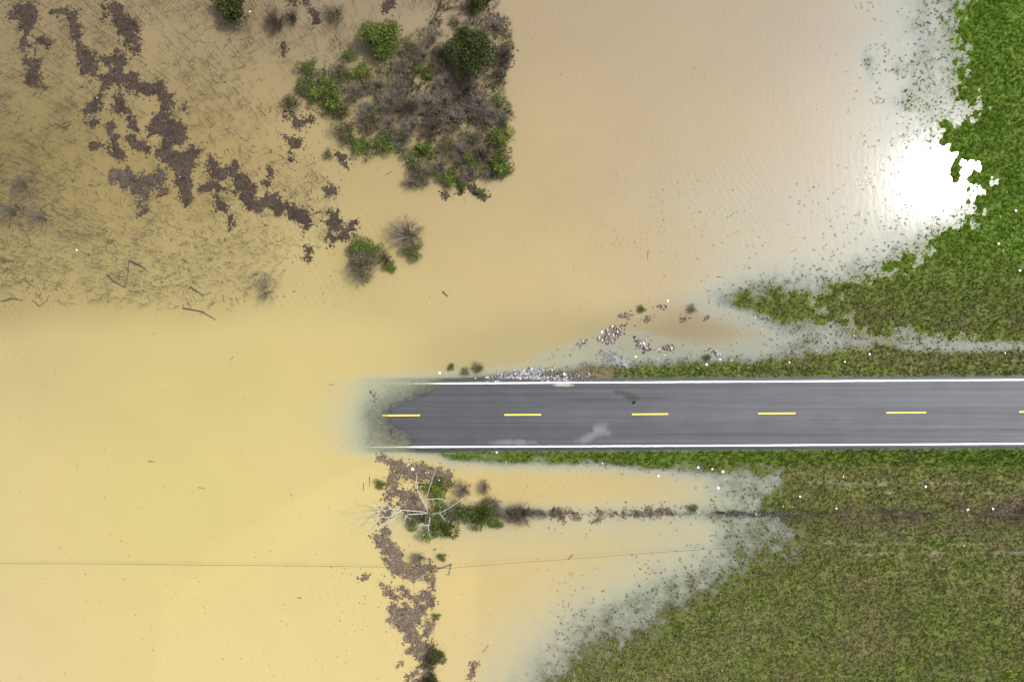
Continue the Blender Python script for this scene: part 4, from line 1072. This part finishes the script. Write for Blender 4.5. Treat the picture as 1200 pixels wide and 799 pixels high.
for pts in [
    [(501, 600, .9), (499, 594, 1.8), (493, 581, 2.4), (488, 571, 2.8), (482, 565, 3.0)], [(489, 573, 2.7), (488, 563, 3.0), (488, 555, 3.2)],
    [(501, 600, 1.0), (498, 586, 2.2), (504, 570, 3.0), (509, 554, 3.5), (513, 545, 3.8)], [(500, 585, 2.3), (512, 584, 2.5), (520, 585, 2.6), (525, 590, 2.7)],
    [(503, 603, 1.8), (515, 601, 2.6), (527, 595, 3.0), (545, 582, 3.4), (552, 584, 3.5), (560, 585, 3.6)], [(515, 601, 2.6), (518, 605, 2.8), (521, 609, 2.9)],
    [(504, 604, 2.2), (503, 612, 2.8), (502, 619, 3.0), (504, 628, 3.1)], [(503, 615, 2.9), (497, 615, 3.0), (490, 615, 3.1)],
    [(502, 601, 1.6), (488, 602, 2.0), (476, 603, 2.4), (474, 612, 2.6), (468, 616, 2.7), (463, 622, 2.8)], [(475, 604, 2.4), (478, 606, 2.5), (481, 608, 2.5)],
    [(500, 600, 1.0), (478, 598, 1.8), (458, 596, 2.2), (440, 600, 2.4), (425, 601, 2.5), (411, 599, 2.6)],
    [(470, 598, 1.9), (455, 606, 2.2), (440, 606, 2.3), (424, 612, 2.4)], [(452, 600, 2.1), (445, 592, 2.3), (434, 592, 2.4), (430, 588, 2.5)],
    [(465, 604, 1.9), (455, 612, 2.0), (446, 620, 2.1)], [(462, 598, 2.0), (455, 592, 2.2), (452, 588, 2.3)], [(450, 603, 2.1), (438, 614, 2.2), (430, 620, 2.2)]]:
    limb('branch', pts, .042, .012, (.34, .335, .28))

# ------------------------------------------------------------------ rubble, broken shoulder, plank, tyre scrap
def rock_mesh(seed, col):
    r = np.random.default_rng(seed)
    import bmesh
    bm = bmesh.new(); bmesh.ops.create_icosphere(bm, subdivisions=1, radius=1)
    V = np.array([v.co for v in bm.verts]) * r.uniform(.6, 1.2, (len(bm.verts), 1)) * np.array([1, .7, .55]); F = np.array([[v.index for v in f.verts] for f in bm.faces]); bm.free()
    return np_mesh('stone', V, F, M_stone, np.tile(np.array(col), (len(V), 1)))
RK = [rock_mesh(i, c) for i, c in enumerate([(.33, .32, .31), (.19, .13, .12), (.13, .095, .09), (.23, .17, .16), (.42, .42, .41), (.06, .052, .055), (.17, .16, .16)])]
def rubble(px, py, L, Wd, ang, n, label, whites=.3, size=(.07, .19)):
    c = W(px, py); z0 = float(land_z(np.array([px]), np.array([py]))[0])
    t = link('rubble_heap', None, loc=(c.x, c.y, 0)); tag(t, label, 'rubble')
    for i in range(n):
        u = random.gauss(0, .45) * L; v = random.gauss(0, .42) * Wd
        x = (u * math.cos(ang) - v * math.sin(ang)) * S; y = (u * math.sin(ang) + v * math.cos(ang)) * S
        s = random.uniform(*size)
        me = RK[random.choice([0, 4])] if random.random() < whites * .55 else RK[random.choice([1, 2, 3, 5, 6, 2])]
        o = link('stone', me, t, (x, y, random.uniform(.0, .12) + s * .2)); o.scale = (s, s, s); o.rotation_euler = (random.uniform(-.5, .5), random.uniform(-.5, .5), random.uniform(0, 6.28))
    return t
rubble(718, 391, 19, 9, math.radians(28), 130, 'biggest heap of pink and white broken rubble in the shallows above the road')
rubble(754, 404, 13, 6, math.radians(-38), 70, 'slanting heap of pale broken rubble right of the biggest heap', .4)
rubble(783, 407, 8, 5, 0, 28, 'low scatter of pinkish rubble right of the slanting heap', .3)
rubble(733, 370, 12, 5, math.radians(20), 46, 'dark stony patch just above the biggest heap', .08, (.05, .13))
rubble(760, 373, 8, 5, math.radians(35), 30, 'grey stony patch above and right of the biggest heap', .1, (.05, .13))
rubble(775, 359, 9, 3.5, 0, 26, 'long low stony patch near the top of the shallows', .08, (.05, .13))
rubble(802, 373, 6, 5, 0, 26, 'purplish rubble patch left of the grassy point', .12, (.05, .13))
rubble(829, 372, 5, 4, 0, 18, 'small pink rubble patch with a pale stone, nearest the grassy point', .2, (.05, .13))
rubble(838, 413, 11, 4, math.radians(-35), 40, 'line of white and pink rubble against the north verge', .4, (.05, .13))
rubble(683, 402, 9, 5, math.radians(25), 26, 'faint rubble at the left end of the shallows', .1, (.05, .12))
rubble(898, 373, 8, 4, 0, 22, 'few stones in the water under the grassy point', .1, (.04, .10))
rubble(1003, 397, 5, 4, 0, 16, 'stones where the narrow channel meets the grassy point', .3, (.05, .12))

def crust(label, pieces, cols, thick=(.03, .08)):
    """broken slabs and crumbs of pale shoulder material"""
    px0, py0 = pieces[0][:2]; c0 = W(px0, py0)
    t = link('broken_shoulder', None, loc=(c0.x, c0.y, 0)); tag(t, label, 'rubble')
    mb = MB(); k = 0
    for (px, py, L, Wd, n) in pieces:
        for i in range(n):
            a = random.gauss(0, .45) * L; b = random.gauss(0, .42) * Wd
            w = W(px + a, py + b); z = max(.0, float(land_z(np.array([px + a]), np.array([py + b]))[0]))
            s = random.choice([.05, .07, .10, .14, .2])
            mb.box((w.x - c0.x, w.y - c0.y, z + .02), (s * random.uniform(.8, 1.6), s * .7, random.uniform(*thick)), random.uniform(-.5, .5) + (random.random() < .2) * 1.5, random.choice(cols), .25, random.uniform(-.2, .2))
    o = link('crumbs', mb.mesh('crumbs', M_stone), t); o['kind'] = 'stuff'
    return t
WH = [(.20, .20, .22), (.27, .27, .29), (.14, .14, .155), (.09, .09, .10), (.38, .38, .39), (.16, .155, .17)]
crust('white broken crust along the north edge of the road near its drowned end',
      [(614, 437, 22, 4, 190), (632, 434, 12, 4, 90), (634, 442.5, 32, 2.6, 230), (655, 445.6, 22, 1.6, 110), (597, 442.5, 26, 1.4, 90), (578, 446, 10, 1.2, 30), (588, 439, 6, 1.6, 20)], WH)
crust('grey crumbled shoulder with white chips where the north verge begins', [(672, 441, 20, 4.5, 110), (690, 445.5, 60, 1.3, 90), (650, 438, 10, 5, 40)], WH + [(.05, .045, .055)] * 6)
# pale tangle of reeds washed against the north verge
mb = MB(); c0 = W(727, 422)
for i in range(210):
    f = random.random(); px = 712 + 24 * f + random.gauss(0, 4); py = 413 + 15 * f + random.gauss(0, 3)
    w = W(px, py); a = math.radians(-38) + random.gauss(0, .5); L = random.uniform(.1, .35) 
    mb.tube([(w.x - c0.x - math.cos(a) * L, w.y - c0.y - math.sin(a) * L, .03), (w.x - c0.x, w.y - c0.y, .07), (w.x - c0.x + math.cos(a) * L, w.y - c0.y + math.sin(a) * L, .03)], [.01, .016, .01], random.choice([(.36, .37, .39), (.5, .51, .53), (.22, .23, .24), (.12, .12, .13)]), 3)
tag(link('reed_tangle', mb.mesh('reed_tangle', M_bark), loc=(c0.x, c0.y, max(0, float(land_z(np.array([727]), np.array([422]))[0])))), 'whitish tangle of washed up reeds between the rubble and the north verge', 'debris')

# plank and pole beside the lower debris mat
mb = MB(); w = W(516, 665)
mb.box((0, 0, .05), (.86, .13, .05), math.radians(2), (.10, .10, .09)); mb.box((0, -.085, .045), (.84, .035, .06), math.radians(2), (.55, .55, .50))
tag(link('floating_plank', mb.mesh('plank', M_bark), loc=w), 'dark plank with a pale edge floating right of the debris bend', 'plank')
pole = link('utility_pole', None, loc=W(529, 661)); tag(pole, 'short grey pole carrying the thin wire, right of the floating plank', 'pole')
mb = MB(); mb.tube([(0, 0, -1.2), (0, 0, 1.2), (.0, .0, 2.9)], [.09, .08, .07], (.22, .20, .18), 8)
link('post', mb.mesh('post', M_bark), pole)
mb = MB(); mb.box((0, 0, 2.82), (.42, .07, .07), math.radians(20), (.25, .24, .22)); mb.tube([(.12, 0, 2.85), (.12, 0, 2.98)], [.04, .03], (.3, .34, .33), 6); mb.tube([(-.12, 0, 2.85), (-.12, 0, 2.98)], [.04, .03], (.3, .34, .33), 6)
link('crossarm', mb.mesh('crossarm', M_bark), pole)
M_wire = tint_mat('wire', .5, 0, .1, 4, .4)
def wire(pts, r, label, name='overhead_wire', col=(.05, .045, .04)):
    mb = MB(); P3 = [np.array(W(a, b, z)) for a, b, z in pts]
    Q = [P3[0]]
    for a, b in zip(P3[:-1], P3[1:]):
        for t in np.linspace(0, 1, 13)[1:]: Q.append(a * (1 - t) + b * t - np.array([0, 0, .12 * 4 * t * (1 - t)]))
    mb.tube(Q, [r] * len(Q), col, 5)
    return tag(link(name, mb.mesh(name, M_wire)), label, 'wire')
wire([(-260, 657, 2.9), (0, 660, 2.9), (250, 662, 2.9), (527, 665.5, 2.9)], .017, 'thin dark wire crossing the yellow water to the left picture edge')
wire([(527, 665.5, 2.9), (680, 654, 2.8), (835, 643, 2.6), (985, 634, 2.2), (1500, 606, 1.0)], .014, 'thin dark wire rising to the right across the lower pond')

# dead weeds and brush along the submerged field fence
fb = MB(); k = 0
while k < 1000:
    px = rng.uniform(560, 1215); t_ = fbm(np.array([px]), np.array([0.]), 26, 181, 3)[0]
    if rng.random() > .38 + 1.1 * t_: continue
    py = 601.5 + rng.normal(0, 2.2 if px < 900 else 5.5) + (1.5 if px > 900 else 0); k += 1
    zz = max(-.02, float(land_z(np.array([px]), np.array([py]))[0])); w = W(px, py, max(zz, 0))
    c = np.array(random.choice([(.17, .14, .115), (.10, .08, .068), (.24, .21, .18), (.13, .10, .085), (.12, .14, .07)]))
    for q in range(4):
        a = random.uniform(0, 6.283); L = random.uniform(.10, .34); hh = random.uniform(.12, .5); t = random.uniform(.010, .022)
        b0 = np.array([w.x + random.uniform(-.08, .08), w.y + random.uniform(-.08, .08), zz - .03])
        fb.tube([b0, b0 + np.array([math.cos(a) * L, math.sin(a) * L, hh])], [t, t * .4], c * random.uniform(.7, 1.4), 3)
tag(link('fence_brush', fb.mesh('fence_brush', M_bark)), 'dead grey brown weeds lining the field fence below the road', 'weeds', kind='stuff')

# wire fences, mostly drowned
def fence(name_label, posts, wires, cat='fence', h=.9, wire_r=.009):
    p0 = posts[0]; c0 = W(p0[0], p0[1]); t = link('wire_fence', None, loc=(c0.x, c0.y, 0)); tag(t, name_label, cat)
    tops = []
    for px, py in posts:
        w = W(px, py); z = max(float(land_z(np.array([px]), np.array([py]))[0]), -.9); mb = MB()
        lx, ly = random.uniform(-.06, .06), random.uniform(-.06, .06)
        top = max(z + h, .42)
        mb.tube([(0, 0, z - .2), (lx, ly, top)], [.055, .045], (.06, .055, .05), 7); mb.box((lx, ly, top), (.08, .08, .02), 0, (.10, .09, .08))
        link('post', mb.mesh('post', M_bark), t, (w.x - c0.x, w.y - c0.y, 0)); tops.append(np.array([w.x - c0.x + lx, w.y - c0.y + ly, top - .05]))
    for dz in wires:
        mb = MB(); Q = [tops[0] - np.array([0, 0, dz])]
        for a, b in zip(tops[:-1], tops[1:]):
            for f in (.33, .67, 1): Q.append(a * (1 - f) + b * f - np.array([0, 0, dz + (.05 if f < 1 else 0)]))
        mb.tube(Q, [wire_r] * len(Q), (.055, .055, .06), 4)
        link('wire', mb.mesh('wire', M_wire), t)
    return t
fence('wire fence along the south field, its left posts standing in the pond', [(x, 600.5 + random.uniform(-.6, .6)) for x in (626, 672, 722, 787, 848, 905, 962, 1020, 1080, 1140, 1200, 1262)], (.0, .3), wire_r=.009)
fence('drowned fence of low posts holding the right edge of the lower debris mats', [(511, 643), (510.5, 662), (510.5, 691), (509, 707), (509, 731), (508, 757), (507, 790), (506, 822)], (.0,), h=.5)
mb = MB(); w = W(845, 600.5)
mb.tube([(-.55, .1, .05), (-.1, .05, .12), (.3, -.02, .10)], [.03, .09, .10], (.02, .02, .018), 7); mb.tube([(-.1, .05, .1), (-.45, .25, .06)], [.03, .01], (.03, .04, .02), 4)
tag(link('black_stump', mb.mesh('stump', M_bark), loc=w), 'blackened log end lying at the fence where the pond turns to grass', 'log')
mb = MB(); w = W(742, 471.5); zr = float(road_z(742, (road_c(742) - 471.5) * S))
mb.box((0, 0, .03), (.34, .16, .05), .3, (.012, .012, .013), .3); mb.box((.1, .12, .025), (.22, .08, .04), -.4, (.015, .015, .015), .3)
tag(link('tyre_scrap', mb.mesh('tyre_scrap', M_litter), loc=(w.x, w.y, zr + .004)), 'black scrap of tyre on the stained north lane', 'scrap')

# ------------------------------------------------------------------ litter
def bottle_mesh():
    mb = MB(); mb.tube([(0, -.13, .05), (0, .05, .05), (0, .09, .05), (0, .14, .05)], [.05, .05, .022, .018], (.80, .82, .84), 8); mb.tube([(0, .14, .05), (0, .17, .05)], [.022, .022], (.75, .75, .78), 8)
    mb.box((0, -.13, .05), (.085, .01, .085), 0, (.8, .82, .84)); return mb.mesh('bottle', M_plastic, True)
def cup_mesh():
    mb = MB(); mb.tube([(0, 0, .0), (0, .10, .02), (.02, .11, .03)], [.045, .07, .06], (.85, .85, .84), 9); mb.box((0, -.005, .0), (.07, .012, .07), 0, (.82, .82, .82)); return mb.mesh('cup', M_plastic)
def bag_mesh():
    V = []; n = 9
    for j in range(n):
        for i in range(n):
            x = (i / (n - 1) - .5) * .30; y = (j / (n - 1) - .5) * .24; rr = math.hypot(x / .15, y / .12)
            V.append((x + random.uniform(-.015, .015), y + random.uniform(-.015, .015), max(0, .10 * (1 - rr * .7)) + random.uniform(0, .04)))
    i = np.arange(n * n).reshape(n, n); F = np.stack([i[:-1, :-1], i[:-1, 1:], i[1:, 1:], i[1:, :-1]], -1).reshape(-1, 4)
    return np_mesh('bag', V, F, M_plastic, np.tile((.85, .85, .86), (n * n, 1)))
LM = {'bottle': bottle_mesh(), 'cup': cup_mesh(), 'bag': bag_mesh()}
LIT = [
 (90, 293, 'bag', 1.0, 'white bag scrap on a dark clump amid the left saplings'), (114, 115, 'bottle', .9, 'white bottle on the debris mat below the winding one'),
 (211, 207, 'cup', .8, 'white cup on the pendant shaped debris mat'), (165, 234, 'cup', .7, 'white speck of litter on the patchy stalk mat'),
 (293, 14, 'bag', .7, 'white litter just right of the top edge evergreen'), (505, 46, 'bag', .8, 'white litter left of the large evergreen'),
 (508, 120, 'bag', .9, 'white litter in the grey middle of the thicket'), (511, 33, 'cup', .8, 'pale litter on the grey strip above the thicket'),
 (483.5, 549.5, 'bag', 1.25, 'large white bag on the wide cornstalk mat'), (479, 544, 'cup', .9, 'small white cup above the large white bag on the mat'),
 (499, 553.5, 'bottle', .8, 'left of two small white bottles on the cornstalk mat'), (502, 553.5, 'bottle', .8, 'right of two small white bottles on the cornstalk mat'),
 (514.5, 562.5, 'bag', .8, 'white scrap at the top of the shrub under the dead limbs'), (459, 576, 'cup', .6, 'white cup at the left of the cornstalk mat'),
 (454, 638, 'cup', .8, 'white cup on the bending mat below the dead tree'), (457, 655, 'cup', .7, 'white cup lower on the bending mat'),
 (782.5, 352.5, 'bag', 1.0, 'bright white bag at the top of the shallows, above the stony patches'), (748, 371, 'cup', 1.0, 'white cup between the two stony patches'),
 (705.5, 389, 'bag', .8, 'white scrap off the left tip of the biggest rubble heap'), (745, 418, 'bag', .9, 'white scrap between the verge and the slanting rubble'),
 (772, 409.5, 'bottle', .9, 'white bottle right of the slanting rubble'), (779, 416, 'bottle', .9, 'white bottle below the pinkish rubble scatter'), (771, 420, 'cup', .7, 'white cup just off the verge under the slanting rubble'),
 (828, 427, 'bag', 1.0, 'white bag at the edge of the verge below the white and pink rubble line'), (844, 421, 'bag', .8, 'white scrap at the foot of the white and pink rubble line'),
 (818, 431, 'bottle', .8, 'white bottle on the verge left of the white bag'), (877, 431, 'cup', .9, 'white cup on the verge at the corner of its widening'),
 (857, 422, 'bottle', .8, 'upright looking white bottle in the shallow channel'), (925, 424.5, 'bag', .8, 'white bag on the left shoulder of the north verge'), (957, 411, 'cup', .9, 'white cup at the edge of the channel'),
 (885, 372.5, 'cup', .9, 'white cup in the water under the grassy point'), (893, 385, 'cup', .8, 'white cup afloat lower under the grassy point'),
 (1001, 393, 'bottle', 1.0, 'white bottle at the mouth of the narrow channel'), (1065, 386, 'cup', .9, 'white cup on the north field just above the channel'),
 (1019, 415, 'bag', .9, 'white bag at the top of the north verge'), (1040, 414.5, 'cup', .8, 'pale cup on the north verge'), (990, 424, 'bag', .9, 'tan scrap on the north verge'),
 (956, 430.5, 'cup', .7, 'small white cup low on the north verge'), (1143, 425, 'cup', .8, 'white cup in the middle of the right part of the north verge'), (1178, 414, 'bag', .9, 'white bag near the right end of the north verge'),
 (1154, 433, 'cup', .7, 'pale cup low near the right end of the north verge'), (661, 438, 'bag', .9, 'white scrap on the crumbled shoulder'), (690, 438, 'bottle', 1.0, 'white bottle on bare soil where the verge begins'),
 (515, 437, 'bag', 1.0, 'white bag among the drowned weeds beside the road end'), (557, 443, 'bottle', .9, 'white bottle left of the white crust'),
 (582, 530, 'bag', .9, 'white bag on the grass strip south of the road'), (706, 542.5, 'bottle', .9, 'white bottle at the water edge of the south strip'),
 (593, 541, 'cup', .8, 'white cup at the water edge of the left end of the south strip'), (818, 547.5, 'bag', .9, 'left of three white scraps along the south strip'),
 (834.5, 549.5, 'bag', .9, 'middle of three white scraps along the south strip'), (847, 552.5, 'bag', 1.3, 'right and largest of three white scraps along the south strip'),
 (771.5, 557.5, 'bag', 1.0, 'white bag afloat in the pond below the south strip'), (841.5, 571.5, 'bag', 1.0, 'white bag afloat in the right part of the pond'), (885.5, 602, 'bag', 1.2, 'white bag at the fence near the blackened log end'),
 (763, 590, 'cup', .7, 'white cup afloat near the fence in the pond'), (988, 558.5, 'bottle', 1.2, 'white bottle on the south field above the upper rut'), (1008, 555.5, 'cup', .7, 'small white cup near the upper rut'),
 (970, 571.5, 'cup', .9, 'white cup below the upper rut'), (1084.5, 570, 'bag', 1.4, 'largest white bag on the south field, on the upper rut'), (937.5, 581.5, 'bag', .9, 'white scrap at the left of the south field'),
 (918, 592.5, 'cup', 1.0, 'yellowish cup by the fence at the pond margin'), (929, 594, 'cup', .8, 'second yellowish cup by the fence'), (980, 595.5, 'bag', 1.0, 'white bag on the brown strip by the fence'),
 (1134, 597, 'bag', 1.1, 'white bag on the fence line, left of two'), (1163.5, 596, 'bag', 1.3, 'white bag on the fence line, right of two'), (1179.5, 599, 'cup', 1.0, 'white cup at the right end of the fence'),
 (1135, 603.5, 'bottle', .9, 'white bottle just under the fence'), (1129.5, 639.5, 'bottle', 1.3, 'white bottle on the field above the lower rut'), (1190, 247, 'bag', 1.0, 'white scrap in the lush grass at the right edge'),
 (1172.5, 254, 'cup', .9, 'white cup in the lush grass right of the glare'), (1188, 267, 'cup', .9, 'white cup in the lush grass, lower at the right edge'), (1170, 285.5, 'bag', 1.0, 'white bag in the lush grass'),
 (1175, 294.5, 'cup', .9, 'white cup under the white bag in the lush grass'), (1195, 317, 'bag', 1.1, 'pale scrap at the right edge of the north field'), (1180, 225, 'cup', .8, 'small white cup nearest the glare'),
 (874, 634, 'cup', .7, 'small white cup in the soggy grass below the fence'), (982, 781, 'cup', .8, 'white cup low on the south field'), (970, 768, 'cup', .7, 'smaller white cup above the low one on the south field'),
 (984, 735, 'cup', .8, 'pale cup in the middle of the south field'), (1126, 700, 'cup', .6, 'white speck of litter on the right of the south field'),
]
for px, py, k, sc, lab in LIT:
    z = float(land_z(np.array([px]), np.array([py]))[0]); z = max(z, 0) + (.10 if z > .0 else .0)
    if 440 < px < 530 and 535 < py < 670 or (px < 420 and py < 260): z = .09
    w = W(px, py, z); o = link({'bottle': 'plastic_bottle', 'cup': 'foam_cup', 'bag': 'plastic_bag'}[k], LM[k], loc=w)
    sc *= random.uniform(.58, .85) * (.8 if px > 860 and py > 380 else 1); o.scale = (sc,) * 3; o.rotation_euler = (0, 0, random.uniform(0, 6.28)); tag(o, lab, {'bottle': 'bottle', 'cup': 'cup', 'bag': 'bag'}[k], 'white litter washed up by the flood')
